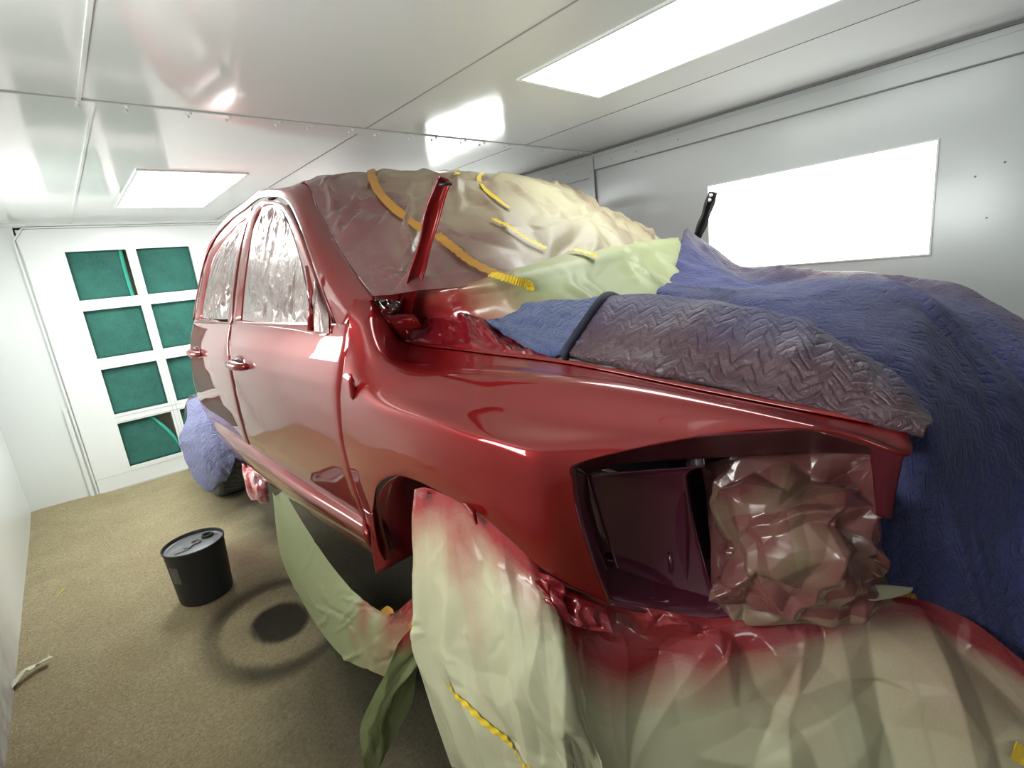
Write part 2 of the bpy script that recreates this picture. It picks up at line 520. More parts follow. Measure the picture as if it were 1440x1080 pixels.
# back wall with its filter door
HX = [(.197, .592), (.660, 1.058)]
zz = lambda u, v: at(u, .4073*v + 280, y=YB)[2]
HZ = [(2.006, 1.620), (1.534, 1.136), (1.044, .648), (.568, .168)]
xs = sorted({-.05, 1.50, *[q for h in HX for q in h]})
zs = sorted({.0, 2.185, *[q for h in HZ for q in h]})
b = MB()
D0, D1 = YB - .018, YB + .02
for i in range(len(xs) - 1):
    for j in range(len(zs) - 1):
        if any(abs(xs[i] - h[0]) < 1e-6 for h in HX) and any(abs(zs[j] - h[1]) < 1e-6 for h in HZ):
            continue
        x0, x1, z0, z1 = xs[i], xs[i+1], zs[j], zs[j+1]
        if i == 0 and j == len(zs) - 2:       # the clipped upper corner
            V = []
            for yy in (D0, D1):
                V += [(x0, yy, z0), (x1, yy, z0), (x1, yy, z1), (.0, yy, z1), (x0 - .01, yy, z1 - .075)]
            b.add(V, [(0,1,2,3,4), (9,8,7,6,5), (0,5,6,1), (1,6,7,2), (2,7,8,3), (3,8,9,4), (4,9,5,0)])
        else:
            b.box((x0, D0, z0), (x1, D1, z1))
struct(b.build('door_1', M['door']))
bw = MB()
bw.box((XL, YB, -.05), (-.05, YB + T, ZC)); bw.box((1.50, YB, -.05), (XR, YB + T, ZC)); bw.box((-.06, YB, 2.07), (.03, YB + .03, 2.2)); bw.box((-.05, YB, 2.185), (1.50, YB + T, ZC))
bw.box((-.05, YB + .22, -.05), (1.50, YB + .25, 2.19))
struct(bw.build('wall_back', M['wall']))
pl = MB(); pl.box((-.04, YB + .19, .02), (1.49, YB + .215, 2.15))
struct(pl.build('trim_1', M['plenum']))
t = MB()   # door surround: thin bead round the leaf, threshold, rail lines on the mullions
t.bar((-.062, YB - .010, 0), (-.075, YB - .010, 2.105), .012, .02, (0, 1, 0)); t.bar((-.075, YB - .010, 2.105), (-.005, YB - .010, 2.195), .012, .02, (0, 1, 0))
t.bar((-.005, YB - .010, 2.195), (1.52, YB - .010, 2.195), .012, .02, (0, 1, 0)); t.box((XL, YB - .03, 2.205), (XR, YB, ZC))
struct(t.build('trim_2', M['trim']))
t = MB()
for h in HZ[:-1]:
    zm = h[1] - .043
    t.box((.19, D0 - .004, zm - .026), (1.07, D0, zm - .022)); t.box((.19, D0 - .004, zm + .020), (1.07, D0, zm + .024))
t.box((.610, D0 - .004, .15), (.613, D0, 2.03)); t.box((.640, D0 - .004, .15), (.643, D0, 2.03))
t.box((-.045, D0 - .003, .135), (1.45, D0, .138))
t.box((-.04, D0 - .003, .0), (1.48, D0 + .001, .012))
struct(t.build('trim_3', simple('pale_seam', (.55, .56, .55), .5)))
t = MB(); t.box((-.11, YB - .02, .0), (-.085, YB, .78)); t.box((XL, YB - .004, 0), (-.40, YB, .02))
struct(t.build('trim_4', M['trim']))

# filters
def filt(i, j, label):
    (x0, x1), (z1, z0) = HX[i], HZ[j]
    root = thing('exhaust_filter', label, 'filter', ((x0+x1)/2, YB + .04, z0), 'green exhaust filters in the booth door')
    nu = nv = 14
    G = np.zeros((nv, nu, 3))
    for a in range(nv):
        for c in range(nu):
            s, q = c/(nu-1), a/(nv-1)
            xa, xb = x0 - .01, x1 + .01
            if (i, j) == (0, 0): xb = x1 - .035 - .02*q + .02*q*q
            if (i, j) == (0, 3): xb = x1 + .01 - .20*max(0, q - .10)**1.5
            top = z1 + .01
            G[a, c] = (xa + (xb-xa)*s, YB + .035 - .012*math.sin(math.pi*s)*math.sin(math.pi*q), z0 - .01 + (top - z0 + .01)*q)
    G[..., 1] += .004 * fbm(G, 9, 3 + i + 2*j)
    grid_obj('filter_pad', G, M['filter'], root, .012)
    if (i, j) in ((0, 0), (0, 3)):
        e = []
        for a in range(nv):
            p = G[a, -1]
            e.append([p + np.array([-.012, -.004, 0]), p + np.array([.004, -.004, 0]), p + np.array([.016, .012, 0])])
        grid_obj('frayed_edge', np.array(e), M['filter_fresh'], root)
    return root
lab = [['dark green exhaust filter at top left of the back door, its bright torn edge showing', 'dark green exhaust filter at top right of the back door, nearest the truck roof'],
       ['dark green exhaust filter second from the top in left column of the back door', 'green exhaust filter second from top in right column, by rear door glass'],
       ['dark green exhaust filter third from the top in left column of the back door', 'dark green exhaust filter third from the top in right column, beside the rear door handle'],
       ['dark green exhaust filter at bottom left of back door, sagging away from its corner', 'dark green exhaust filter at bottom right of back door, mostly behind the lilac blanket']]
for j in range(4):
    for i in range(2):
        filt(i, j, lab[j][i])

# ceiling battens, seams and bolts
t = MB()
t.box((XL, 2.355, ZC - .006), (XR, 2.425, ZC))
struct(t.build('trim_5', M['ceiling'], bevel=.002))
t = MB()
t.box((.278, 2.425, ZC - .006), (.291, YB, ZC)); t.box((.237, YF, ZC - .006), (.250, 2.355, ZC))
struct(t.build('trim_6', M['ceiling'], bevel=.002))
t = MB()
t.box((1.318, YF, ZC - .002), (1.324, 2.355, ZC)); t.box((1.318, 2.425, ZC - .002), (1.324, YB, ZC))
t.box((2.40, YF, ZC - .002), (2.405, 2.355, ZC)); t.box((2.36, 2.425, ZC - .002), (2.366, 4.3, ZC))
struct(t.build('trim_7', M['trim_dark']))
t = MB(); t.box((XL, 2.351, ZC - .003), (XR, 2.354, ZC)); t.box((XL, 2.4255, ZC - .003), (XR, 2.4285, ZC)); struct(t.build('trim_12', M['seam_pale']))
t = MB()
for k, x in enumerate(np.arange(-.3, 3.0, .17)):
    for y in (2.368, 2.412):
        t.lathe([(.0, -.0125), (.0045, -.012), (.0065, -.008), (.0075, -.006), (.0075, 0)], (x + .03*(k % 2), y, ZC), n=10)
struct(t.build('trim_8', M['trim'], smooth=True))
# right wall: ledger band under the ceiling, panel seam
t = MB()
t.box((XR - .012, YF, 2.108), (XR, 2.37, 2.19)); t.box((XR - .012, 2.395, 2.06), (XR, YB, 2.175))
t.box((XR - .016, 2.355, 1.2), (XR, 2.40, 2.20))
struct(t.build('trim_9', M['wall_grey'], bevel=.003))
t = MB()
t.box((XR - .0125, YF, 2.103), (XR - .001, 2.36, 2.109)); t.box((XR - .018, YF, 2.216), (XR, YB, ZC))
t.box((XR - .0165, 2.352, 1.3), (XR - .001, 2.356, 2.18))
struct(t.build('trim_10', M['trim_dark']))
t = MB()
for y, z in [(.31, 1.66), (.26, 1.48), (.22, 1.70), (2.6, 2.13), (2.75, 2.13), (2.2, 2.15), (2.0, 2.15), (1.7, 2.15), (2.38, 2.1), (2.38, 1.95), (2.38, 1.8)]:
    t.lathe([(0, -.003), (.003, -.003), (.0045, 0)], (XR - .014 if z > 1.75 else XR, y, z), axis='x', n=10)
struct(t.build('trim_11', M['trim_dark'], smooth=True))

# tube-light boxes (4 ft) with flat diffusers
def clight(x0, x1, y0, y1, label):
    r = thing('ceiling_light', label, 'light', ((x0+x1)/2, (y0+y1)/2, ZC), 'ceiling tube light boxes')
    MB().box((x0, y0, ZC - .006), (x1, y1, ZC - .002)).build('diffuser', M['lamp' if y0 < 2 else 'lamp_far'], r)
    f = MB(); e = .014
    f.box((x0-e, y0-e, ZC - .008), (x0, y1+e, ZC)); f.box((x1, y0-e, ZC - .008), (x1+e, y1+e, ZC))
    f.box((x0, y0-e, ZC - .008), (x1, y0, ZC)); f.box((x0, y1, ZC - .008), (x1, y1+e, ZC))
    f.build('frame', M['trim'], r)
def wlight(side, y0, y1, z0, z1, label):
    x = XR if side > 0 else XL; s = -side
    r = thing('wall_light', label, 'light', (x, (y0+y1)/2, z0), 'wall tube light boxes')
    a, c = sorted((x + s*.002, x + s*.006))
    MB().box((a, y0, z0), (c, y1, z1)).build('diffuser', M['fill_front' if y0 < -1 else 'lamp_left' if side < 0 else 'lamp_back' if y0 > 2 else 'lamp_wall'], r)
    f = MB(); e = .008; a, c = sorted((x, x + s*.008))
    f.box((a, y0-e, z0-e), (c, y0, z1+e)); f.box((a, y1, z0-e), (c, y1+e, z1+e)); f.box((a, y0, z0-e), (c, y1, z0)); f.box((a, y0, z1), (c, y1, z1+e))
    f.build('frame', M['trim'], r)
clight(1.59, 2.093, .34, 1.543, 'large glowing light panel in the ceiling above the hood area')
clight(.525, 1.06, 3.41, 4.60, 'small far glowing light panel in the ceiling before the filter door')
wlight(1, .448, 1.515, 1.345, 1.84, 'glowing light panel in the right wall behind the hood blankets')
wlight(1, 3.25, 4.35, 1.345, 1.84, 'glowing wall panel hidden behind the cab, mirrored in the ceiling')
wlight(-1, .448, 1.515, 1.345, 1.84, 'glowing light panel in the left wall beside the camera')
wlight(-1, -2.36, -1.29, 1.345, 1.84, 'added unseen light panel in the left wall that brightens the front paper')
wlight(-1, 3.25, 4.35, 1.345, 1.84, 'glowing light panel in the left wall opposite the rear door')

# ------------------------------------------------------------------ the truck
truck = thing('pickup_truck', 'freshly sprayed red crew pickup truck without hood, masked with paper and blankets', 'truck', (XC, 2.2, 0))

# --- near fender
def P3(lst): return [at(u, v, x=x) for (u, v, x) in lst]
fr = [
 [(497,420,.632),(525,425,.684),(546,455,.722),(572,481,.795),(660,495,.835),(800,513,.85),(1000,553,.86),(1277,608,.872)],
 [(492,444,.604),(515,455,.630),(538,484,.656),(570,501,.735),(660,509,.775),(800,524,.80),(1000,560,.815),(1280,636,.845)],
 [(485,500,.572),(505,508,.580),(540,518,.606),(580,523,.645),(665,526,.70),(800,538,.74),(985,566,.775),(1172,604,.80)],
 [(481,532,.553),(500,538,.554),(538,550,.566),(590,560,.585),(680,575,.615),(780,596,.655),(880,606,.695),(985,613,.735)],
 [(479,553,.549),(498,560,.545),(545,577,.540),(616,596,.538),(653,607,.541),(700,620,.551),(749,636,.572),(806,656,.610)],
 [(479,570,.548),(498,577,.543),(545,594,.536),(614,613,.533),(653,625,.536),(700,640,.546),(750,657,.567),(807,678,.611)],
 [(483,620,.550),(502,630,.546),(543,636,.541),(595,648,.538),(650,665,.540),(700,682,.549),(756,705,.571),(813,725,.622)],
 [(497,675,.557),(512,682,.553),(540,662,.547),(578,662,.543),(637,687,.543),(702,722,.551),(764,765,.578),(833,786,.648)],
 [(512,718,.565),(522,722,.558),(531,683,.553),(560,669,.550),(625,695,.548),(702,744,.556),(770,806,.590),(858,850,.683)],
]
G = sheet([P3(r) for r in fr], 120, 110)
fender = grid_obj('front_fender', G, M['paint'], truck, .007)
# lower tail of the fender behind the wheel opening
rows = [P3([(513,717,.564),(518,719,.561),(523,722,.558)]), P3([(517,742,.575),(522,748,.571),(527,752,.567)]),
        P3([(521,757,.585),(528,765,.578),(533,778,.573)]), P3([(529,779,.60),(535,784,.595),(541,789,.588)])]
grid_obj('fender_tail', sheet(rows, 14, 24), M['paint'], truck, .007)
Gt = sheet([[p + np.array(d) for p in P3(fr[0])] for d in ((0, 0, .001), (.006, 0, .006), (.014, 0, -.008), (.03, .0, -.014), (.075, 0, -.016), (.11, 0, -.02))], 140, 24)[:, 30:]
Gt[..., 2] += .0035*fbm(Gt, 26, 3) * np.linspace(0, 1, 24)[:, None]
grid_obj('fender_gutter', Gt, M['paint'], fender, .003)
# antenna stub
ab = at(497, 560, x=.546); atop = at(493, 527, x=.535)
m = MB(); d = atop - ab
m.tube([ab + d*-.08, ab + d*.1, ab + d*.75, ab + d*.82, ab + d*.86, ab + d*1.0], [.003, .0085, .0085, .007, .0045, .0045], 14)
m.build('antenna_base', M['paint'], fender, True)
# headlight opening: lip underside, side return, recessed mounting panel with its hole
top_edge = [(806,657,.612),(835,643,.645),(870,630,.685),(930,620,.715),(1000,613,.74),(1080,608,.775),(1172,604,.80),(1278,640,.846)]
A = P3(top_edge)
B = [at(u, v, x=x) for (u, v, x) in [(826,668,.755),(850,660,.775),(885,652,.80),(930,648,.825),(985,645,.86),(1060,641,.93),(1150,637,1.0),(1240,640,1.04)]]
grid_obj('fender_lip', sheet([A, [(a*.5 + c*.5) + np.array([0, 0, .006]) for a, c in zip(A, B)], B], 60, 10), M['dry_maroon'], fender, .004)
sideE = [(806,657,.612),(808,690,.614),(815,725,.623),(833,786,.649),(858,849,.684)]
A2 = P3(sideE)
B2 = P3([(826,668,.755),(830,700,.76),(840,740,.765),(858,795,.78),(880,848,.80)])
grid_obj('fender_return', sheet([A2, B2], 40, 6), M['paint_shaded'], fender, .004)
def hp(s, q):      # mounting panel surface: s across (0 outer .. 1 inner), q down
    tl = at(826,668,x=.755); tr = at(1240,640,x=1.04); blp = at(880,848,x=.80); br = at(1240,850,x=1.04)
    p = (tl*(1-s) + tr*s)*(1-q) + (blp*(1-s) + br*s)*q
    return p + np.array([.028, .034, 0]) * math.sin(math.pi*min(1, s*1.25)) * math.sin(math.pi*q)**.5
rows = []
for q in np.linspace(0, 1, 50):
    cr_ = max(0, 1 - q/.10)
    se = .375 + .02*q + .06*cr_**2                              # edge of the rounded lamp hole
    r_ = [hp(se*k, q) for k in np.linspace(0, 1, 26)]
    e = r_[-1]
    r_ += [e + np.array([.007, .001, 0]), e + np.array([.014, .005, 0]), e + np.array([.040, .020, 0]), e + np.array([.10, .052, 0])]
    rows.append(r_)
hm = grid_obj('headlight_panel', np.array(rows), M['paint_shaded'], truck, .003)
m = MB(); e0 = hp(.26, .66); m.tube([e0, e0 + np.array([-.004, -.006, -.03]), e0 + np.array([0, 0, -.075])], [.004, .006, .003], 10)
m.build('panel_rib', M['paint_shaded'], hm, True)
lowA = P3([(858,849,.684),(900,858,.735),(950,864,.80),(1000,868,.85),(1060,862,.92),(1130,852,.99)])
lowB = [p + np.array([.10, .12, .03]) for p in lowA]
grid_obj('headlight_sill', sheet([lowA, lowB], 30, 6), M['paint_shaded'], truck, .006)
grid_obj('grille_bracket', sheet([P3([(1222,628,.90),(1250,630,.89),(1272,634,.885)]), P3([(1228,680,.93),(1246,682,.92),(1262,684,.925)]), P3([(1232,725,.96),(1244,728,.955),(1254,730,.96)])], 12, 24), M['dry_maroon'], fender, .004)
grid_obj('hole_shade_sheet', sheet([P3([(940,630,1.10),(1090,628,1.13)]), P3([(950,880,1.10),(1100,880,1.13)])], 8, 8), M['black'], truck, .004)  # added black sheet stands in for the shade inside the lamp hole
# dark radiator support and engine bay floor behind
m = MB(); m.box((1.16, .36, .55), (1.98, .42, 1.12)); m.build('radiator_support', M['underbody'], truck)
m = MB(); m.box((.93, .80, .50), (2.21, 1.45, .98)); m.build('engine_bay', M['underbody'], truck)
m = MB(); m.box((.88, 1.46, .60), (2.26, 1.52, 1.30)); m.build('firewall', M['underbody'], truck)
# wheel-well liner
axY, axZ, rad = .93, .62, .47
L = []
for a in np.linspace(math.radians(-3), math.radians(112), 40):
    y = axY + rad*math.cos(a); z = axZ + rad*math.sin(a)*.90
    L.append([np.array([x, y, z]) for x in (.566, .68, .80, .90)])
grid_obj('wheel_well_liner', np.array(L), M['film_red'], truck, .004)
m = MB(); m.box((.885, .50, .40), (.90, 1.36, 1.0)); m.build('inner_wheel_well', M['paint_shaded'], truck)

# --- doors
def seam(lst):
    p = np.array([hit(u, v) for u, v in lst]); o = np.argsort(p[:, 2]); p = p[o]
    return lambda z: float(np.interp(z, p[:, 2], p[:, 1]))
sA = seam([(490,470),(488,490),(480,530),(478,548),(479,575),(483,620),(497,675),(512,718),(521,752)])
sB = seam([(325,455),(321,480),(322,500),(328,540),(335,575),(342,600),(349,622)])
sC = seam([(272,451),(267,480),(267,500),(271,535),(281,568),(298,598)])
def door(name, f, r, z0, z1):
    rows = []
    for z in np.linspace(z0, z1, 60):
        ya, yb = f(z), r(z)
        rows.append([np.array([side_x(z, y), y, z]) for y in np.linspace(ya, yb, 40)])
    G = np.array(rows)
    # roll the skin edges inwards a little
    e = np.minimum(np.linspace(0, 1, 40), np.linspace(1, 0, 40))[None, :] * 39
    G[..., 0] += .004 * np.clip(1 - e, 0, 1)
    return grid_obj(name, G, M['paint'], truck, .003)
zb = 1.398
fd = door('front_door', lambda z: sA(z) + .0025, lambda z: sB(z) - .003, .745, zb)
rd = door('rear_door', lambda z: sB(z) + .003, lambda z: sC(z), .745, zb)
# dark jamb seen through the shut lines
rows = [[np.array([side_x(z, y) + (.022 if z < 1.38 else .05), y, z]) for y in np.linspace(1.36 if z < 1.38 else float(np.interp(z, [1.38, 1.87], [1.52, 2.15])), float(np.interp(z, [.66, 1.4, 1.86], [3.45, 3.3, 2.4])), 24)] for z in np.linspace(.66, 1.86, 30)]
grid_obj('door_jamb', np.array(rows), M['jamb'], truck)

def ring(name, O, I, parent, offo=0.0, offi=.012, mat='paint', thick=.008):
    Oo = crv_idx([hit(u, v, offo) for u, v in O] + [hit(*O[0], offo)], 90)
    Ii = crv_idx([hit(u, v, offi) for u, v in I] + [hit(*I[0], offi)], 90)
    mid = Oo*.5 + Ii*.5; mid[:, 0] -= .006
    G = np.stack([crv_idx([Oo[k], mid[k], Ii[k]], 7) for k in range(90)], 1)
    return grid_obj(name, G, M[mat], parent, thick)
Of = [(327,454),(331,410),(338,360),(347,318),(355,295),(365,284),(384,282),(402,289),(417,316),(431,353),(445,392),(458,428),(466,452),(463,471),(420,466),(372,460)]
If = [(341,450),(344,412),(350,362),(357,322),(363,300),(371,291),(384,289),(396,296),(408,321),(418,352),(426,385),(433,420),(437,445),(438,463),(405,459),(372,455)]
ring('window_frame', Of, If, fd)
Or = [(273,452),(279,412),(290,366),(304,337),(324,314),(343,299),(354,291),(346,318),(336,360),(329,410),(325,454),(300,453)]
Ir = [(284,447),(289,412),(299,370),(312,346),(327,326),(341,312),(348,307),(342,324),(333,362),(326,410),(321,449),(302,449)]
ring('window_frame', Or, Ir, rd)
# mirror mount
m = MB()
q = [at(431,375,x=.625), at(436,410,x=.605), at(438,440,x=.592), at(437,464,x=.585)]
m.tube(q, [.006, .010, .011, .012], 10)
m.build('mirror_mount', M['paint'], fd, True)
G = sheet([[hit(441,466,-.012), hit(452,467,-.018), hit(463,469,-.004)], [hit(441,440,-.014), hit(450,440,-.022), hit(462,445,-.004)], [hit(441,412,-.012), hit(447,415,-.014), hit(452,422,-.002)], [hit(441,395,-.004), hit(443,397,-.004), hit(445,400,0)]], 16, 20)
G += face_cam(G) * (crumple(G, 14, .006, 5))[..., None]
grid_obj('mirror_patch_film', G, M['film'], fd)
m = MB(); p0 = hit(340,469,-.001); p1 = hit(462,474,-.001)
# door handles
def handle(u, v, s, parent):
    c = hit(u, v); m = MB()
    L = .085 * s
    pts = [c + np.array([.002, -L, -.004]), c + np.array([-.018, -L*.8, -.003]), c + np.array([-.030, -L*.3, 0]), c + np.array([-.030, L*.3, .002]), c + np.array([-.020, L*.8, .003]), c + np.array([.002, L, .003])]
    P = crv(pts, 16)
    m.tube(P, [.013 + .008*math.sin(math.pi*k/15) for k in range(16)], 12)
    o = m.build('door_handle', M['paint'], parent, True)
    # cupped recess behind the grip
    g = []
    for a in np.linspace(0, 2*math.pi, 25):
        g.append([c + np.array([-.0015, 0, .004]) + np.array([0, math.cos(a)*.062*s*k, math.sin(a)*.030*k]) + np.array([.018*(1-k*k) if k < 1 else 0, 0, 0]) for k in (1.15, 1.0)])
    rows = np.array(g)
    rows[:, :, 0] = [[side_x(q[2], q[1]) - (.004 if k == 1 else .001) for k, q in enumerate(r)] for r in rows]
    grid_obj('handle_bezel', rows, M['paint'], o)
    g2 = np.array([[np.array([side_x(c[2]) - .002, c[1] + math.cos(a)*.062*s*k, c[2] + .004 + math.sin(a)*.030*k]) for k in (1.0, .5, .02)] for a in np.linspace(0, 2*math.pi, 25)])
    grid_obj('handle_cup', g2, M['paint_shaded'], o)
handle(338, 512, 1.2, fd); handle(278, 496, 1.15, rd)

# --- rocker sill
rows = [P3([(301,589,.592),(356,627,.586),(415,669,.582),(515,731,.582)]), P3([(302,600,.572),(355,639,.562),(412,681,.558),(515,745,.562)]),
        P3([(304,606,.566),(352,644,.556),(408,687,.552),(516,754,.557)]), P3([(308,615,.580),(352,655,.565),(412,697,.560),(519,765,.567)]),
        P3([(322,636,.62),(380,681,.61),(450,732,.605),(531,784,.60)])]
grid_obj('rocker_panel', sheet(rows, 60, 28), M['paint'], truck, .01)

# --- pillar + roof rail (both sides, mirrored), roof
base = [(271,450),(277,410),(288,363),(303,332),(324,309),(344,294),(362,280),(384,277),(404,284),(419,312),(433,350),(447,390),(460,426),(480,471)]
r0 = [hit(u, v) for u, v in base]
W = [(.84,404,264),(.865,432,259),(.825,447,290),(.785,466,328),(.75,486,362),(.72,505,391),(.690,527,418)]
rW = [p + np.array([.075, .0, .055 if k > 1 else .01]) for k, p in enumerate(r0[:7])] + [at(u, v, x=x) for (x, u, v) in W]
rm = [(a*.55 + c*.45) + np.array([-.014, -.004, .014]) for a, c in zip(r0, rW)]
for k in range(2): rm[k] = r0[k]*.5 + rW[k]*.5
GR = sheet([r0, rm, rW], 90, 16)
grid_obj('roof_rail', GR, M['paint'], truck, .008)
GM = GR.copy(); GM[..., 0] = 2*XC - GM[..., 0]
grid_obj('roof_rail', GM, M['paint'], truck, .008, flip=False)
# cowl side under the pillar
edgeW = rW[:8]
ROOFZ = 1.965
rows = []
for y in (3.45, 3.1, 2.7, 2.35, 2.1):
    zE = float(np.interp(y, [2.0, 2.5, 3.0, 3.45], [1.915, 1.935, 1.92, 1.86])); xE = float(np.interp(y, [2.0, 2.5, 3.45], [.87, .87, .90]))
    rows.append([np.array([xE + (2*(XC-xE))*s, y, zE + (ROOFZ - .0 - zE)*math.sin(math.pi*s)**.55]) for s in np.linspace(0, 1, 9)])
grid_obj('roof', sheet(rows, 40, 24), M['paint'], truck, .008)
m = MB(); m.box((.92, 3.38, .7), (2.22, 3.42, 1.80)); m.build('cab_back', M['paint'], truck)
# far flank, simple mirrored door skin so the cab closes
for nm, f, r in (('front_door', lambda z: sA(z), lambda z: sB(z) - .004), ('rear_door', lambda z: sB(z) + .004, lambda z: sC(z))):
    rows = [[np.array([2*XC - side_x(z, y), y, z]) for y in np.linspace(f(min(max(z, .757), zb)), r(min(max(z, .757), zb)), 16)] for z in np.linspace(.757, zb, 30)]
    grid_obj(nm, np.array(rows), M['paint'], truck, .006, flip=False)
Gf = G = sheet([P3(r) for r in fr], 50, 40); Gf = G.copy(); Gf[..., 0] = 2*XC - Gf[..., 0]
grid_obj('front_fender', Gf, M['paint'], truck, .006, flip=False)

# --- hood hinges (the hood is off)
def hinge(pts, w_, name='hood_hinge', mat='paint'):
    P = crv(pts, 40)
    d = np.gradient(P, axis=0); d /= np.linalg.norm(d, axis=1, keepdims=True)
    side = np.array([0.86, -.5, 0]); side = side / np.linalg.norm(side)
    rows = []
    prof = [(-1, .55), (-1, -.4), (-.72, -.55), (.72, -.55), (1, -.4), (1, .55)]
    for k in range(40):
        nrm = np.cross(d[k], side); nrm /= np.linalg.norm(nrm)
        s2 = np.cross(nrm, d[k])
        ww = w_ * (1 + .12*math.sin(k*.45))
        rows.append([P[k] + s2*a*ww - nrm*c*ww*.8 for a, c in prof])
    o = grid_obj(name, np.array(rows), M[mat], truck, .004)
    return o, P, d
hp_ = [at(563,470,x=.80), at(572,425,x=.80), at(590,370,x=.81), at(601,330,x=.815), at(611,290,x=.82), at(625,252,x=.825)]
h1, P, d = hinge(hp_, .016)
m = MB()
tip = P[-1]; m.tube([tip + np.array([-.014, .008, -.012]), tip + np.array([.016, -.008, -.012])], .0045, 10)
m.build('hinge_bolt', M['black'], h1, True)
fh = [at(972,352,x=2.34), at(985,322,x=2.34), at(1003,270,x=2.34)]
h2, P, d = hinge(fh, .017, mat='black')
m = MB()
for f_ in (.97, .88):
    k = int(f_*39); m.lathe([(0, -.004), (.008, -.004), (.008, .004), (0, .004)], (P[k][0] - .016, P[k][1] - .002, P[k][2]), axis='x', n=14)
m.build('hinge_eye', M['trim'], h2, True)
# hinge pocket
g = []
for a in np.linspace(0, 2*math.pi, 30):
    g.append([at(572, 462, x=.84) + np.array([math.cos(a)*.065*k, math.sin(a)*.11*k, -.09*(1-k)**.6 if k < 1 else 0]) for k in (1, .8, .4, .05)])
grid_obj('hinge_pocket', np.array(g), M['paint_shaded'], truck)

# --- running gear
m = MB()
m.bar((1.12, .42, .52), (1.12, 5.2, .50), .09, .14); m.bar((2.02, .42, .52), (2.02, 5.2, .50), .09, .14)
m.box((1.0, 1.5, .56), (2.15, 3.4, .70)); m.box((.66, 1.5, .68), (2.48, 3.44, .74))
m.tube([(.75, 4.42, .40), (2.39, 4.42, .40)], .05, 14)
m.build('chassis', M['underbody'], truck)
def wheel(xo, sgn):
    yc, r = 4.42, .40
    prof = [(.24, .03), (.30, .0), (.36, .004), (.388, .022), (.40, .05), (.40, .24), (.388, .262), (.36, .28), (.30, .282), (.24, .25)]
    b = MB(); b.lathe([(q, h*sgn) for q, h in prof], (xo, yc, r), axis='x', n=64)
    # tread blocks
    for k in range(48):
        a = 2*math.pi*k/48
        for lane in range(4):
            aa = a + (.5*(lane % 2))*2*math.pi/48
            h0 = .045 + lane*.052; c, s = math.cos(aa), math.sin(aa); dt = .042
            V = []
            for rr in (.396, .412):
                for dx, da in ((0, -.5), (.044, -.25), (.044, .5), (0, .25)):
                    an = aa + da*dt*2.0
                    V.append((xo + sgn*(h0 + dx), yc + rr*math.cos(an), r + .01 + rr*math.sin(an)))
            b.add(V, [(0,1,2,3), (7,6,5,4), (0,4,5,1), (1,5,6,2), (2,6,7,3), (3,7,4,0)])
    o = b.build('rear_wheel', M['rubber'], truck)
    b = MB(); b.lathe([(0, .06), (.08, .05), (.10, .07), (.20, .075), (.235, .035), (.245, .02)][::1], (xo, yc, r), axis='x', n=40) if sgn > 0 else b.lathe([(0, -.06), (.08, -.05), (.10, -.07), (.20, -.075), (.235, -.035), (.245, -.02)], (xo, yc, r), axis='x', n=40)
    b.build('wheel_rim', M['rim'], o, True)
wheel(.595, 1); wheel(2*XC - .595, -1)

# ------------------------------------------------------------------ masking
def clip01(a): return np.clip(a, 0, 1)
def film(name, pts_rows, label, seed):
    G = sheet([[hit(u, v, .008) for u, v in r] for r in pts_rows], 90, 110)
    n = face_cam(G)
    env = np.minimum(np.minimum(np.linspace(0, 1, 90), np.linspace(1, 0, 90))[None, :], np.minimum(np.linspace(0, 1, 110), np.linspace(1, 0, 110))[:, None])
    env = clip01(env / .12)
    h = creases(G, 70, .010, .02, .12, seed, ang=1.75, spread=1.3) + creases(G, 60, .006, .012, .05, seed + 1)
    vv = np.linspace(0, 1, 110)[:, None]
    h = h * (.35 + 1.1*np.abs(vv - .5)) * env
    h -= .006 * np.sin(np.pi*vv) * np.sin(np.pi*np.linspace(0, 1, 90))[None, :]
    G = G + n * h[..., None]
    return tag(grid_obj(name, G, M['film'], attr=None), label, 'masking film')
film('window_masking_film', [[(341,450),(372,455),(405,459),(438,463)], [(344,412),(370,413),(405,416),(433,420)], [(350,362),(368,362),(396,361),(421,362)], [(357,322),(370,318),(392,316),(407,320)], [(369,293),(376,290),(386,289),(396,297)]],
     'crinkled silvery film taped over the front door window opening', 3)
film('window_masking_film', [[(284,447),(297,448),(309,449),(321,449)], [(289,412),(301,411),(314,411),(326,410)], [(299,370),(310,366),(322,364),(333,362)], [(312,346),(321,338),(331,330),(341,326)], [(334,318),(339,314),(344,311),(348,307)]],
     'crinkled silvery film taped over the rear door window opening', 8)

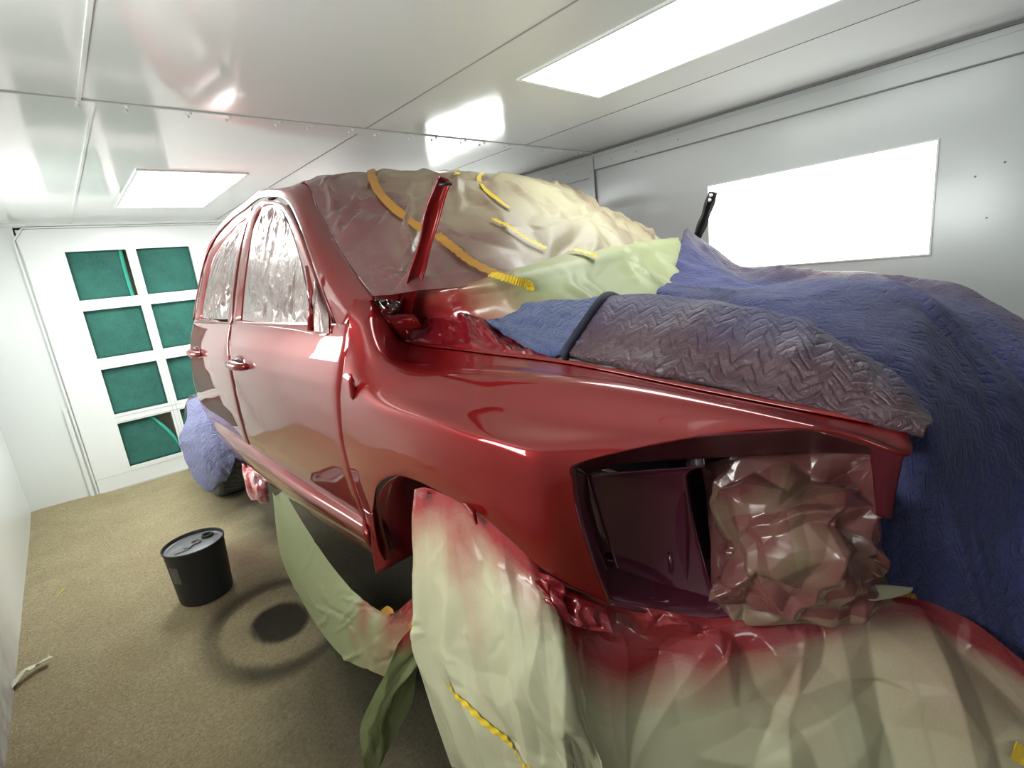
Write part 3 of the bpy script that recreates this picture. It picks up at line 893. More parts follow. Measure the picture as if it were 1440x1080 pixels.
# windshield and roof paper
M['paper_screen'] = papermat('windshield_paper', (.42, .385, .25), red=(.135, .040, .044))
wp = thing('windshield_masking_paper', 'tan masking paper over the windshield and roof, red overspray and yellow tape seams', 'masking paper', (XC, 1.6, 1.4))
rows = [
 [(.705,1.375,1.468),(.95,1.20,1.455),(1.25,1.09,1.45),(1.57,1.06,1.45),(1.89,1.09,1.45),(2.19,1.20,1.455),(2.435,1.375,1.468)],
 [(.755,1.585,1.60),(.98,1.46,1.635),(1.26,1.37,1.65),(1.57,1.34,1.655),(1.88,1.37,1.65),(2.16,1.46,1.635),(2.385,1.585,1.60)],
 [(.82,1.86,1.775),(1.01,1.745,1.808),(1.28,1.665,1.825),(1.57,1.64,1.828),(1.86,1.665,1.825),(2.13,1.745,1.808),(2.32,1.86,1.775)],
 [(.872,2.06,1.897),(1.04,1.97,1.925),(1.29,1.92,1.935),(1.57,1.90,1.938),(1.85,1.92,1.935),(2.10,1.97,1.925),(2.268,2.06,1.897)],
 [(.885,2.25,1.93),(1.06,2.25,1.955),(1.30,2.25,1.968),(1.57,2.25,1.972),(1.84,2.25,1.968),(2.08,2.25,1.955),(2.255,2.25,1.93)],
 [(.89,2.6,1.935),(1.07,2.6,1.96),(1.30,2.6,1.975),(1.57,2.6,1.98),(1.84,2.6,1.975),(2.07,2.6,1.96),(2.25,2.6,1.935)],
]
for k, (x, u, v) in enumerate([(.69, 527, 418), (.75, 486, 362), (.815, 452, 300), (.862, 433, 261)]):
    p = at(u, v, x=x) + np.array([-.006, -.006, .004]); rows[k][0] = tuple(p); rows[k][-1] = (2*XC - p[0], p[1], p[2])
WS0 = sheet(rows, 200, 170)
n = normals(WS0); n = np.where((n[..., 2:3] < 0), -n, n)
s_ = np.linspace(0, 1, 200)[None, :]; q_ = np.linspace(0, 1, 170)[:, None]
env = clip01(np.minimum(s_, 1 - s_) / .05) * clip01(q_/.05 + .3)
h = creases(WS0, 56, .030, .035, .35, 21, ang=.9, spread=1.2) + crumple(WS0, 260, .015, 22) + creases(WS0, 60, .008, .016, .10, 23)
h += creases(WS0, 30, .012, .03, .5, 24, ang=1.45, spread=.5) * clip01((s_ - .4)*3)
WS = WS0 + n * ((h * .8 * (1 - .65*clip01((q_ - .5)*6)) + .010) * env)[..., None]
nn = fbm(WS, 5, 4) * .18 + fbm(WS, 14, 14) * .08
nw = normals(WS); nw = np.where(nw[..., 2:3] < 0, -nw, nw)
tow = -(nw @ np.array([.75, .55, .25])); tow = tow - np.mean(tow)      # overspray by facet facing; wrinkle shading put into colour where light fell flat
paintw = clip01(.98 - s_*2.1 + .30*(q_ - .35) + nn + .55*tow)
paintw = np.maximum(paintw, .38*clip01(1.25 - np.abs(s_ - .42 - .12*q_)/.16) * clip01(.8 - np.abs(q_ - .35)*1.6 + nn*2))
paintw = np.maximum(paintw, .55*clip01((s_ - .86)/.12 + nn))
stre = fbm(np.stack(np.broadcast_arrays(s_*9 - q_*5, s_*1.5 + q_*1.2, 0*s_*q_), 2), 1.6, 31)
paintw = np.maximum(paintw, clip01(.10 + .75*stre)*.75*clip01(1.2 - s_*.5))
paintw = np.maximum(paintw, clip01(.14 + .5*tow + nn*.7)*.7)
paintw = np.maximum(paintw, .65*clip01((.06 - q_)/.06))
fold = normals(WS)[..., 0]
grid_obj('paper_sheet', WS, M['paper_screen'], wp, attr={'paint': np.broadcast_to(paintw, WS.shape[:2])})

def strip_on(Gs, path, width, name, mat, parent, lift=.004, seed=1, label=None):
    """a strip of tape laid on a draped grid; path in grid fractions"""
    nv, nu = Gs.shape[:2]
    pp = crv([(a, c, 0) for a, c in path], 60)
    def samp(a, c):
        x = np.clip(a, 0, 1)*(nu-1); y = np.clip(c, 0, 1)*(nv-1); i = min(int(x), nu-2); j = min(int(y), nv-2); fx, fy = x-i, y-j
        return (Gs[j, i]*(1-fx) + Gs[j, i+1]*fx)*(1-fy) + (Gs[j+1, i]*(1-fx) + Gs[j+1, i+1]*fx)*fy
    ns = normals(Gs); 
    base = np.array([samp(a, c) for a, c, _ in pp])
    ker = np.ones(9)/9
    sm_ = lambda Q: np.stack([np.convolve(np.pad(Q[:, c_], 4, mode='edge'), ker, 'valid') for c_ in range(3)], 1)
    base = sm_(base)
    rows = []
    d = np.gradient(sm_(base), axis=0); d /= np.linalg.norm(d, axis=1, keepdims=True)
    for k in range(60):
        x = int(np.clip(pp[k][0], 0, 1)*(nu-1)); y = int(np.clip(pp[k][1], 0, 1)*(nv-1))
        nr = ns[max(0, y-6):y+7, max(0, x-6):x+7].reshape(-1, 3).mean(0); nr = nr / np.linalg.norm(nr)
        if np.dot(nr, CAM - base[k]) < 0: nr = -nr
        sd = np.cross(d[k], nr); sd /= np.linalg.norm(sd)
        wv = width * (1 + .04*math.sin(k*.9 + seed))
        rows.append([base[k] + sd*wv*f_ + nr*(lift + .002*math.sin(k*1.3 + f_*4)) for f_ in (-.5, -.2, .2, .5)])
    o = grid_obj(name, np.array(rows), M[mat], parent)
    if label: o['label'] = label
    return o
def frac(Gs, u, v):
    """nearest grid fraction to the seen point"""
    q = (Gs - CAM) @ R.T
    U = 720 + F*q[..., 0]/q[..., 2]; V_ = 540 - F*q[..., 1]/q[..., 2]
    D = (U-u)**2 + (V_-v)**2 + (q[..., 2] < 0)*1e9
    j, i = np.unravel_index(np.argmin(D), D.shape)
    return (i/(Gs.shape[1]-1), j/(Gs.shape[0]-1))
def tape(Gs, pts, width, parent, mat='tape', seed=1, label='yellow tape strip', lift=.005):
    return strip_on(Gs, [frac(Gs, u, v) for u, v in pts], width, 'tape_strip', mat, parent, lift, seed, label)
tape(WS, [(522,265),(548,290),(580,318),(612,338)], .032, wp, 'tape_sprayed', 1, 'yellow tape dulled by red overspray', .012)
tape(WS, [(612,332),(640,355),(665,372),(690,388),(735,402)], .032, wp, 'tape_sprayed', 2, 'yellow tape dulled by red overspray', .012)
tape(WS, [(640,250),(668,268),(690,282),(715,297),(735,307)], .020, wp, 'tape', 3, 'bright yellow tape strip', .012)
tape(WS, [(692,312),(720,327),(745,341),(770,353)], .020, wp, 'tape', 4, 'bright yellow tape strip', .012)

# cowl paper: pale green, hangs from the windshield foot over the cowl
cw = thing('cowl_masking_paper', 'pale green masking paper draped over the cowl below the windshield', 'masking paper', (XC, 1.1, 1.3))
rows = [P3([(556,400,.835),(685,384,1.04),(765,362,1.28),(845,346,1.56),(905,338,1.91),(955,334,2.30)]),
        P3([(558,412,.83),(690,398,.97),(770,376,1.17),(850,359,1.43),(905,347,1.73),(955,337,2.05)]),
        P3([(562,428,.83),(700,412,.99),(780,390,1.16),(855,372,1.41),(915,360,1.71),(962,350,2.0)]),
        P3([(568,445,.85),(715,428,1.01),(795,406,1.16),(862,388,1.39),(925,376,1.67),(970,366,1.95)]),
        P3([(590,465,.86),(735,455,1.01),(815,434,1.14),(875,418,1.34),(935,404,1.57),(985,392,1.85)]),
        P3([(620,488,.875),(755,480,1.00),(835,460,1.12),(890,445,1.30),(945,430,1.52),(1000,415,1.78)])]
GC = sheet(rows, 120, 70)
h = (creases(GC, 30, .016, .03, .18, 31, ang=1.5, spread=.6) + crumple(GC, 120, .006, 33)) * np.linspace(.2, 1.2, 70)[:, None]
GC = GC + face_cam(GC) * h[..., None]
s_ = np.linspace(0, 1, 120)[None, :]; q_ = np.linspace(0, 1, 70)[:, None]
pc = clip01(1.25 - s_*4.2 + fbm(GC, 9, 6)*.25) + .12*clip01((.25 - q_)*4) * clip01(.5 + fbm(GC, 8, 9))
grid_obj('paper_sheet', GC, M['paper_green'], cw, attr={'paint': clip01(pc)})
tape(GC, [(690,392),(712,396),(735,400)], .026, cw, 'tape', 5, 'bright yellow tape end', .016)
tape(GC, [(733,398),(742,404),(745,412)], .024, cw, 'tape', 6, 'bright yellow tape end', .018)
tape(GC, [(805,356),(820,360),(838,366)], .028, cw, 'tape', 7, 'short yellow tape piece', .014)

# wet red film bunched round the hinge foot
rows = [P3([(524,416,.70),(545,420,.80),(575,425,.90),(605,424,.96),(645,432,.97),(682,454,.96),(720,476,.96),(770,490,.94)]),
        P3([(528,424,.688),(550,436,.77),(578,444,.85),(605,442,.90),(645,452,.91),(684,468,.91),(718,483,.915),(775,496,.895)]),
        P3([(534,434,.686),(552,450,.755),(575,463,.815),(603,468,.855),(645,476,.87),(684,484,.88),(722,491,.885),(785,500,.888)]),
        P3([(540,440,.70),(553,458,.75),(572,477,.797),(602,486,.825),(645,490,.84),(690,495,.85),(730,499,.855),(795,506,.86)])]
G = sheet(rows, 190, 90)
ev = np.clip(np.minimum(np.linspace(0, 1, 90), np.linspace(1, 0, 90))/.12 + .15, 0, 1)[:, None]
G = G + face_cam(G) * (ev*(crumple(G, 70, .016, 12) + crumple(G, 260, .006, 14) + creases(G, 60, .008, .014, .05, 13)))[..., None]
tag(grid_obj('cowl_masking_film', G, M['film_red']), 'wet red crinkled film bunched at the hood hinge foot', 'masking film')

# wheel-opening paper
wa = thing('wheel_opening_masking_paper', 'tall tan paper sheet hanging over the front wheel opening with a yellow tape strip', 'masking paper', (.55, .9, .2))
rows = [P3([(583,688,.560),(600,686,.560),(650,708,.560),(700,743,.565),(760,800,.595),(788,842,.64)]),
        P3([(583,725,.548),(612,735,.548),(655,755,.550),(705,790,.556),(765,832,.588),(795,875,.625)]),
        P3([(584,780,.53),(625,795,.525),(668,812,.528),(720,840,.540),(772,872,.570),(803,905,.605)]),
        P3([(585,850,.508),(635,870,.50),(685,885,.503),(735,905,.520),(785,930,.555),(810,960,.585)]),
        P3([(586,905,.490),(645,940,.482),(700,960,.487),(750,980,.505),(795,1000,.535),(818,1030,.565)]),
        P3([(612,985,.478),(668,1020,.470),(720,1045,.476),(765,1060,.495),(805,1075,.525),(826,1100,.55)]),
        P3([(640,1075,.468),(692,1110,.460),(740,1130,.468),(780,1140,.488),(818,1150,.515),(835,1170,.54)])]
WA = sheet(rows, 140, 180)
s_ = np.linspace(0, 1, 140)[None, :]; q_ = np.linspace(0, 1, 180)[:, None]
h = creases(WA, 12, .018, .05, .5, 41, ang=1.35, spread=.35) + crumple(WA, 120, .006, 42)*clip01(q_*3) + creases(WA, 24, .003, .014, .05, 43)
h += .012*np.clip(1 - np.abs(((s_*4 + q_*.6) % 1) - .5)/.3, 0, 1)*clip01(q_*2.5)
WA = WA + face_cam(WA) * (h * clip01(q_*5 + .1))[..., None]
pn = fbm(WA, 7, 8)*.25 + fbm(WA, 22, 3)*.06
pw_ = clip01(1.30 - q_*3.0 + pn - .25*np.sin(s_*9)**2*clip01(q_*8))
pw_ = np.maximum(pw_, .6*np.exp(-((s_ - .36 + .06*q_)/.09)**2)*clip01(1.15 - q_*1.9 + pn))
pw_ = np.maximum(pw_, .35*np.exp(-((s_ - .12)/.10)**2)*clip01(1.05 - q_*2.2 + pn))
pw_ = np.maximum(pw_, .8*clip01((s_ - .58)/.2)*clip01(1.15 - q_*2.7 + pn))
grid_obj('paper_sheet', WA, M['paper'], wa, attr={'paint': pw_})
tape(WA, [(629,956),(660,990),(695,1024),(725,1052),(750,1078)], .013, wa, 'tape', 9, 'bright yellow tape strip', .006)
# taped corner folds with wet red paint at the top of the sheet
G = sheet([P3([(584,690,.548),(592,692,.545),(600,690,.548)]), P3([(586,697,.545),(593,701,.538),(601,697,.545)])], 10, 6)
grid_obj('folded_tab', G, M['film_red'], wa)
G = sheet([P3([(644,704,.552),(656,709,.545),(668,716,.55)]), P3([(655,716,.545),(664,722,.532),(670,722,.545)]), P3([(668,738,.538),(670,739,.535),(672,736,.538)])], 10, 10)
grid_obj('folded_tab', G, M['film_red'], wa)

# rocker paper: sagging ribbon from under the sill to the wheel opening
rp = thing('sill_masking_paper', 'long green paper ribbon sagging from the sill to the wheel opening', 'masking paper', (.55, 1.6, .3))
rows = [P3([(398,688,.62),(432,745,.60),(470,800,.585),(505,838,.575),(545,862,.565),(588,836,.57)]),
        P3([(392,695,.60),(418,765,.575),(455,830,.555),(495,862,.548),(545,880,.545),(590,862,.555)]),
        P3([(387,697,.585),(405,780,.556),(443,850,.538),(485,890,.53),(535,905,.53),(588,890,.54)]),
        P3([(383,692,.59),(395,782,.56),(432,858,.535),(478,920,.515),(525,945,.512),(560,958,.53)])]
GS = sheet(rows, 130, 50)
s_ = np.linspace(0, 1, 130)[None, :]; q_ = np.linspace(0, 1, 50)[:, None]
h = creases(GS, 30, .010, .025, .10, 51) * clip01((s_ - .15)*3) + creases(GS, 20, .008, .02, .08, 52) * clip01((s_ - .6)*4)
GS = GS + face_cam(GS) * h[..., None]
ps = clip01((s_ - .62)*4.5 + fbm(GS, 10, 4)*.5) * clip01(1.1 - q_*.9) + .9*clip01((s_ - .88)*9)*clip01(.8 - q_)
grid_obj('paper_sheet', GS, M['paper_green'], rp, attr={'paint': clip01(ps)})
YY = lambda l: [at(u, v, y=y) for (u, v, y) in l]
rows = [YY([(560,905,1.07),(589,866,1.05)]), YY([(546,935,1.09),(590,915,1.06)]), YY([(526,975,1.11),(586,940,1.08)]),
        YY([(506,1022,1.13),(579,990,1.10)]), YY([(508,1058,1.14),(560,1026,1.12)]), YY([(514,1098,1.15),(532,1072,1.14)])]
GT = sheet(rows, 50, 90)
s_ = np.linspace(0, 1, 50)[None, :]; q_ = np.linspace(0, 1, 90)[:, None]
GT = GT + face_cam(GT) * (creases(GT, 14, .010, .03, .15, 61, ang=1.5, spread=.8))[..., None]
grid_obj('hanging_tail', GT, M['paper_olive'], rp, attr={'paint': np.broadcast_to(clip01(.9 - q_*5 + fbm(GT, 9, 2)*.4), GT.shape[:2])})
G = sheet([P3([(536,858,.545),(545,852,.54),(552,856,.545)]), P3([(538,866,.54),(546,864,.535),(554,862,.54)])], 8, 6); grid_obj('tape_strip', G, M['tape_sprayed'], rp)
G = sheet([P3([(574,878,.525),(582,872,.52),(589,868,.525)]), P3([(577,890,.52),(584,886,.515),(590,882,.52)])], 8, 6); grid_obj('tape_strip', G, M['tape_sprayed'], rp)

# front (bumper) paper
bp = thing('bumper_masking_paper', 'wide tan paper apron hung across the truck front, wet red along its top', 'masking paper', (1.0, .3, .3))
rows = [P3([(757,800,.600),(800,826,.645),(860,845,.705),(930,858,.772),(1000,869,.850),(1090,860,.94),(1180,848,1.03),(1270,838,1.12),(1360,870,1.17),(1440,930,1.19)]),
        P3([(770,835,.592),(812,868,.645),(870,880,.705),(940,888,.765),(1010,892,.832),(1095,884,.92),(1185,872,1.01),(1275,862,1.095),(1370,905,1.15),(1452,965,1.17)]),
        P3([(788,865,.580),(822,900,.630),(878,915,.690),(945,922,.748),(1018,925,.815),(1105,918,.90),(1195,908,.985),(1285,905,1.065),(1385,950,1.12),(1465,1010,1.14)]),
        P3([(801,905,.565),(835,960,.612),(890,975,.675),(955,980,.73),(1030,985,.795),(1118,980,.878),(1210,970,.958),(1300,970,1.03),(1400,1010,1.08),(1480,1070,1.10)]),
        P3([(810,960,.548),(846,1035,.592),(900,1050,.656),(968,1055,.71),(1045,1060,.772),(1132,1055,.852),(1225,1050,.93),(1318,1052,.998),(1415,1090,1.045),(1490,1150,1.06)]),
        P3([(818,1060,.522),(860,1150,.565),(915,1170,.628),(985,1180,.68),(1065,1190,.74),(1155,1190,.815),(1250,1190,.888),(1345,1195,.95),(1440,1230,.99),(1510,1290,1.0)]),
        P3([(828,1160,.50),(872,1270,.54),(930,1300,.60),(1005,1320,.65),(1090,1340,.705),(1185,1350,.775),(1285,1360,.84),(1385,1380,.90),(1480,1420,.93),(1550,1480,.94)])]
BP = sheet(rows, 260, 200)
s_ = np.linspace(0, 1, 260)[None, :]; q_ = np.linspace(0, 1, 200)[:, None]
h = crumple(BP, 26, .020, 71)*clip01(q_*3) + crumple(BP, 130, .007, 72) + creases(BP, 7, .030, .09, .40, 73, ang=1.15, spread=.9)*clip01(q_*3)
top = clip01((.22 - q_)/.12) * clip01((.55 - s_)*5)
h = h*(1 - top*.5) + top * (crumple(BP, 500, .011, 74) + creases(BP, 40, .010, .022, .08, 75))
h += .022*np.clip(1 - np.abs(s_ - .80 - .03*q_)/.05, 0, 1)*clip01(q_*2.5) - .02*np.clip(1 - np.abs(s_ - .71)/.05, 0, 1)*clip01(q_*2.5)
BP = BP + face_cam(BP) * (h * clip01(q_*8 + .25))[..., None]
pb = fbm(BP, 5, 7)*.22 + fbm(BP, 16, 2)*.06
pp_ = clip01(2.5 - q_*(3.9 + 2.5*np.abs(s_ - .20)) + pb*1.2 - clip01((s_ - .40)*1.6))
pp_ = np.maximum(pp_, .62*clip01(1.45 - q_*2.0 + pb*1.5)*clip01((s_ - .3)*4)*clip01(1.5 - s_*.95))
grid_obj('paper_sheet', BP, M['paper'], bp, attr={'paint': pp_})
tape(BP, [(1225,836),(1262,832),(1290,834)], .012, bp, 'tape_sprayed', 11, 'yellow tape edge', .006)
tape(BP, [(1418,1050),(1428,1058),(1438,1062)], .03, bp, 'tape', 12, 'bright yellow tape piece', .012)
# red wet crumple above the wheel sheet
rows = [P3([(757,804,.585),(772,810,.592),(800,832,.62),(850,850,.67)]), P3([(754,826,.570),(775,838,.575),(800,856,.605),(856,868,.655)]), P3([(768,846,.565),(784,860,.570),(806,880,.595),(862,890,.645)])]
G = sheet(rows, 50, 34); G = G + face_cam(G) * (crumple(G, 24, .014, 15))[..., None]
grid_obj('crumpled_corner', G, M['film_red'], bp)

# crumpled paper stuffed in the headlight hole
rows = [P3([(985,655,1.02),(1040,640,1.00),(1100,632,1.01),(1170,632,1.02),(1228,640,1.03)]),
        P3([(990,700,.99),(1045,690,.93),(1105,680,.93),(1175,685,.96),(1235,695,1.02)]),
        P3([(995,750,.96),(1050,740,.885),(1110,730,.88),(1185,735,.93),(1238,755,1.01)]),
        P3([(998,800,.93),(1055,795,.865),(1120,790,.865),(1195,790,.92),(1236,800,1.00)]),
        P3([(1000,850,.90),(1060,850,.875),(1125,845,.90),(1195,838,.955),(1245,832,1.01)]),
        P3([(1004,880,.90),(1062,880,.89),(1130,875,.92),(1200,862,.975),(1262,850,1.03)])]
G = sheet(rows, 200, 190)
n = face_cam(G)
sb = np.linspace(0, 1, 200)[None, :]; qb = np.linspace(0, 1, 190)[:, None]
envb = clip01(np.minimum(np.minimum(sb, 1 - sb), np.minimum(qb, 1 - qb))/.10 + .12)
G = G + n * (envb*(crumple(G, 22, .050, 82) + crumple(G, 90, .016, 85) + creases(G, 16, .016, .025, .12, 83)))[..., None]
q_ = np.linspace(0, 1, 190)[:, None]; s_ = np.linspace(0, 1, 200)[None, :]
pk = clip01(.68 + fbm(G, 8, 12)*.6 + .35*(np.abs(q_ - .55) < .2)*(s_ < .5) + .3*(s_ > .85)) * clip01(1.3 - .8*(q_ > .85))
tag(grid_obj('crumpled_masking_paper', G, M['paper_foil'], attr={'paint': pk*.9}), 'crumpled shiny brown and red paper stuffed into the headlight hole', 'masking paper')
# loose paper ear beside it
G = sheet([P3([(1160,800,.965),(1200,822,.95),(1240,822,1.0),(1284,826,1.06)]), P3([(1165,812,.96),(1205,838,.94),(1245,836,.99),(1284,829,1.055)]), P3([(1170,826,.96),(1215,842,.945),(1250,842,.99),(1280,834,1.05)])], 40, 16)
tag(grid_obj('paper_twist', G, M['paper'], thick=.003, attr={'paint': np.full(G.shape[:2], .12)}), 'twisted tan paper end poking out right of the crumpled headlight paper', 'masking paper')

# ------------------------------------------------------------------ blankets
def blanket(name, rows, nu, nv, mat, label, seed, paint=None, amp=.012, thick=.016):
    G = sheet(rows, nu, nv)
    n = face_cam(G)
    h = amp*fbm(G, 5, seed, 4) + creases(G, 24, amp*.9, .05, .25, seed + 1)
    G = G + n*h[..., None]
    pa = paint(G) if paint else np.zeros(G.shape[:2])
    return tag(grid_obj(name, G, M[mat], thick=thick, attr={'paint': np.broadcast_to(pa, G.shape[:2])}), label, 'blanket')
# big navy blanket over the engine bay, tented on the far hinge and falling over the front
rows = [P3([(967,320,2.20),(1000,345,2.33),(1045,375,2.30),(1110,376,2.22),(1190,382,2.14),(1275,392,2.03),(1380,414,1.88),(1450,460,1.74),(1520,540,1.6)]),
        P3([(958,343,2.02),(1000,358,2.18),(1045,396,2.08),(1110,400,2.02),(1190,404,1.94),(1280,412,1.84),(1385,440,1.72),(1455,500,1.60),(1525,580,1.5)]),
        P3([(950,372,1.82),(985,380,1.92),(1045,402,1.82),(1110,396,1.72),(1200,396,1.60),(1290,412,1.52),(1385,480,1.52),(1455,550,1.46),(1525,630,1.4)]),
        P3([(938,398,1.60),(985,402,1.62),(1045,405,1.50),(1115,415,1.42),(1210,430,1.34),(1300,465,1.30),(1385,540,1.34),(1450,620,1.34),(1520,700,1.32)]),
        P3([(924,414,1.46),(985,415,1.48),(1050,420,1.32),(1130,438,1.22),(1220,470,1.14),(1305,530,1.10),(1380,620,1.20),(1445,710,1.26),(1510,780,1.26)]),
        P3([(935,440,1.48),(990,440,1.36),(1060,450,1.20),(1140,475,1.10),(1225,520,1.03),(1305,600,1.00),(1370,700,1.13),(1435,790,1.22),(1500,860,1.22)]),
        P3([(940,470,1.40),(995,475,1.28),(1065,490,1.12),(1145,520,1.05),(1230,575,1.00),(1292,680,1.03),(1360,770,1.14),(1425,860,1.215),(1490,930,1.22)]),
        P3([(945,500,1.35),(1000,510,1.24),(1070,530,1.10),(1150,560,1.06),(1236,660,1.05),(1272,750,1.08),(1350,830,1.16),(1420,910,1.225),(1480,980,1.23)]),
        P3([(950,530,1.3),(1005,545,1.22),(1075,570,1.12),(1160,640,1.09),(1238,800,1.10),(1262,848,1.12),(1340,880,1.18),(1412,950,1.24),(1470,1020,1.24)])]
def pnavy(G):
    return clip01(.65*clip01(1 - np.abs(np.linspace(0, 1, G.shape[0])[:, None] - .0)/.14) + fbm(G, 4, 6)*.25*(G[..., 1] > .4))
blanket('moving_blanket', rows, 240, 200, 'navy', 'big navy quilted blanket over the engine bay, tented on the far hinge', 91, pnavy, .014)
# oversprayed blanket roll along the near fender
rows = [P3([(872,424,1.20),(935,425,1.24),(1000,432,1.22),(1070,445,1.18),(1140,470,1.12),(1210,505,1.06),(1265,545,1.03),(1300,590,1.01)]),
        P3([(856,416,1.08),(920,415,1.10),(990,421,1.08),(1065,434,1.05),(1140,458,1.01),(1215,495,.98),(1272,540,.965),(1306,584,.955)]),
        P3([(842,425,1.00),(905,426,1.01),(985,435,1.00),(1060,452,.98),(1135,478,.955),(1210,512,.94),(1268,552,.93),(1307,590,.928)]),
        P3([(825,450,.945),(890,456,.95),(970,470,.945),(1050,490,.93),(1125,514,.915),(1200,540,.905),(1258,568,.90),(1305,598,.905)]),
        P3([(806,478,.905),(870,488,.905),(950,505,.905),(1035,526,.90),(1115,546,.89),(1190,564,.885),(1250,582,.885),(1303,604,.89)]),
        P3([(795,496,.878),(855,506,.873),(935,522,.875),(1020,542,.874),(1105,563,.872),(1180,580,.872),(1245,592,.875),(1300,606,.88)]),
        P3([(800,502,.90),(860,513,.895),(940,530,.895),(1025,550,.895),(1110,570,.893),(1185,586,.893),(1250,600,.895),(1300,612,.90)])]
def pfen(G):
    q = np.linspace(0, 1, G.shape[0])[:, None]
    return clip01(.15 + (q - .12)*1.9 + fbm(G, 7, 5)*.25)
fb = blanket('moving_blanket', rows, 220, 110, 'navy', 'purple brown oversprayed quilted blanket rolled along the near fender top', 95, pfen, .007)
m = MB(); m.tube(crv(P3([(872,420,1.14),(857,415,1.075),(842,425,.99),(824,450,.935),(805,478,.895),(794,497,.870),(796,503,.88)]), 40), .010, 10)
o = m.build('hem', M['hem'], fb, True); o['label'] = 'dark bound edge'
# blue turned corner
rows = [P3([(683,448,.985),(715,434,1.02),(760,425,1.05),(810,420,1.07),(858,414,1.09)]),
        P3([(682,452,.968),(722,447,.985),(768,442,1.00),(815,436,1.02),(856,425,1.04)]),
        P3([(692,458,.940),(735,462,.945),(778,462,.955),(818,456,.965),(848,440,.99)]),
        P3([(720,470,.915),(752,478,.912),(785,480,.915),(812,474,.92),(832,462,.94)]),
        P3([(748,488,.882),(768,493,.880),(786,495,.882),(800,490,.89),(815,480,.90)])]
blanket('moving_blanket', rows, 90, 60, 'blue', 'blue quilted blanket corner turned back by the cowl', 97, None, .005, .022)
# lilac blanket over the rear wheel
Y_ = lambda l: [at(u, v, y=y) for (u, v, y) in l]
rows = [Y_([(262,565,4.15),(276,558,4.05),(292,556,3.95),(312,580,3.88),(330,610,3.85)]),
        Y_([(262,588,4.10),(276,582,4.00),(292,585,3.90),(312,606,3.84),(332,634,3.80)]),
        Y_([(252,610,4.12),(270,600,4.00),(292,610,3.88),(314,628,3.82),(330,648,3.80)]),
        Y_([(253,628,4.12),(268,628,4.00),(290,638,3.88),(312,648,3.84),(326,660,3.82)]),
        Y_([(262,650,4.08),(275,655,3.98),(292,662,3.90),(308,668,3.86),(320,672,3.86)]),
        Y_([(272,672,4.06),(282,678,3.98),(293,684,3.93),(302,685,3.90),(312,678,3.90)]),
        Y_([(284,684,4.04),(289,688,4.00),(294,690,3.97),(299,689,3.95),(304,686,3.95)])]
blanket('moving_blanket', rows, 80, 110, 'lilac', 'lilac quilted blanket hung over the rear wheel behind the cab', 99, None, .010)

# pink plastic under the sill
rows = [Y_([(341,652,3.55),(352,660,3.5),(366,668,3.45),(378,678,3.42)]), Y_([(343,668,3.5),(353,674,3.42),(367,680,3.38),(380,688,3.38)]),
        Y_([(346,685,3.48),(356,690,3.40),(368,694,3.36),(380,698,3.36)]), Y_([(354,702,3.46),(361,705,3.42),(369,707,3.40),(378,705,3.38)])]
G = sheet(rows, 60, 60); G = G + face_cam(G) * (creases(G, 30, .02, .04, .2, 111, ang=1.5, spread=.9))[..., None]
tag(grid_obj('plastic_bag', G, M['pink']), 'pink tinted clear plastic bag hanging below the sill near the rear wheel', 'plastic bag')

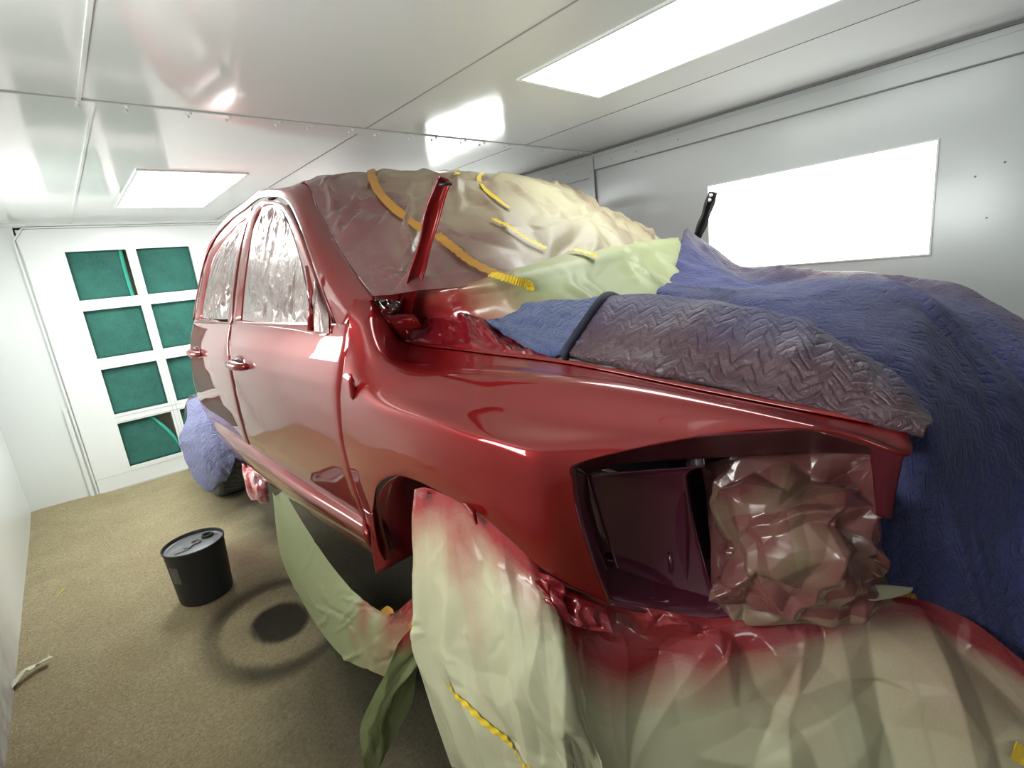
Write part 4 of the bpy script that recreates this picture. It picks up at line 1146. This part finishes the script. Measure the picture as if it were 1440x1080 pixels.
# ------------------------------------------------------------------ loose things on the floor
pc0 = (.262, 2.92, .006)
pail = thing('paint_pail', 'black metal pail with grey spouted lid standing on the carpet', 'pail', pc0)
MB().lathe([(0, 0), (.108, 0), (.113, .006), (.115, .02), (.127, .262), (.131, .268), (.132, .276), (.129, .279), (.126, .276), (.124, .262)], pc0, n=64).build('body', M['pail'], pail, True)
lid = MB().lathe([(.124, .262), (.118, .258), (.10, .262), (.095, .264), (0, .264)], pc0, n=64).build('lid', M['pail_lid'], pail, True)
def ringm(cx, cy, r, t, h, name, mat, par):
    return MB().lathe([(r-t, 0), (r-t, h), (r-t/2, h + .002), (r, h), (r, 0)], (pc0[0]+cx, pc0[1]+cy, pc0[2]+.264), n=28).build(name, M[mat], par, True)
ringm(.066, .030, .026, .008, .012, 'pour_spout', 'pail', lid)
MB().lathe([(0, .002), (.018, .002)], (pc0[0]+.066, pc0[1]+.030, pc0[2]+.264), n=20).build('spout_hole', M['black'], lid)
ringm(.012, .004, .022, .005, .007, 'vent_cap', 'pail_lid', lid)
hb = MB(); hb.box((pc0[0]-.085, pc0[1]-.045, pc0[2]+.264), (pc0[0]-.03, pc0[1]-.008, pc0[2]+.268)); hb.bar((pc0[0]-.035, pc0[1]-.03, pc0[2]+.268), (pc0[0]-.008, pc0[1]-.004, pc0[2]+.268), .028, .006)
hb.build('handle_plate', M['pail_lid'], lid)
lb = []
for a in np.linspace(math.radians(198), math.radians(222), 10):
    lb.append([np.array([pc0[0] + (r_+.0015)*math.cos(a), pc0[1] + (r_+.0015)*math.sin(a), pc0[2] + z_]) for r_, z_ in ((.1205, .13), (.1225, .175), (.1245, .215))])
grid_obj('label_patch', np.array(lb), M['pail_label'], pail)

pail.scale = (1.08, 1.08, 1.09)
pts = [at(78,842,z=.008), at(82,836,z=.012), at(90,828,z=.009)]
G = np.array([[p + np.array([.0, -.010, .0]), p + np.array([.006, .008, .004])] for p in crv(pts, 14)])
tag(grid_obj('tape_scrap', G, M['tape'], thick=.0015), 'small curl of yellow tape lying on the carpet', 'tape')
c = at(45, 944, z=.012)
G = sheet([[c + np.array([-.08, -.05, .0]), c + np.array([-.03, .0, .012]), c + np.array([.02, .03, .004]), c + np.array([.06, .035, .016])],
           [c + np.array([-.06, -.085, .004]), c + np.array([-.015, -.03, .022]), c + np.array([.035, .0, .01]), c + np.array([.075, .0, .02])]], 30, 10)
G = G + np.array([0, 0, 1.]) * np.abs(crumple(G, 14, .014, 7))[..., None]
tag(grid_obj('paper_scrap', G, M['scrap'], thick=.001), 'pale crumpled paper scrap by the left wall', 'paper')
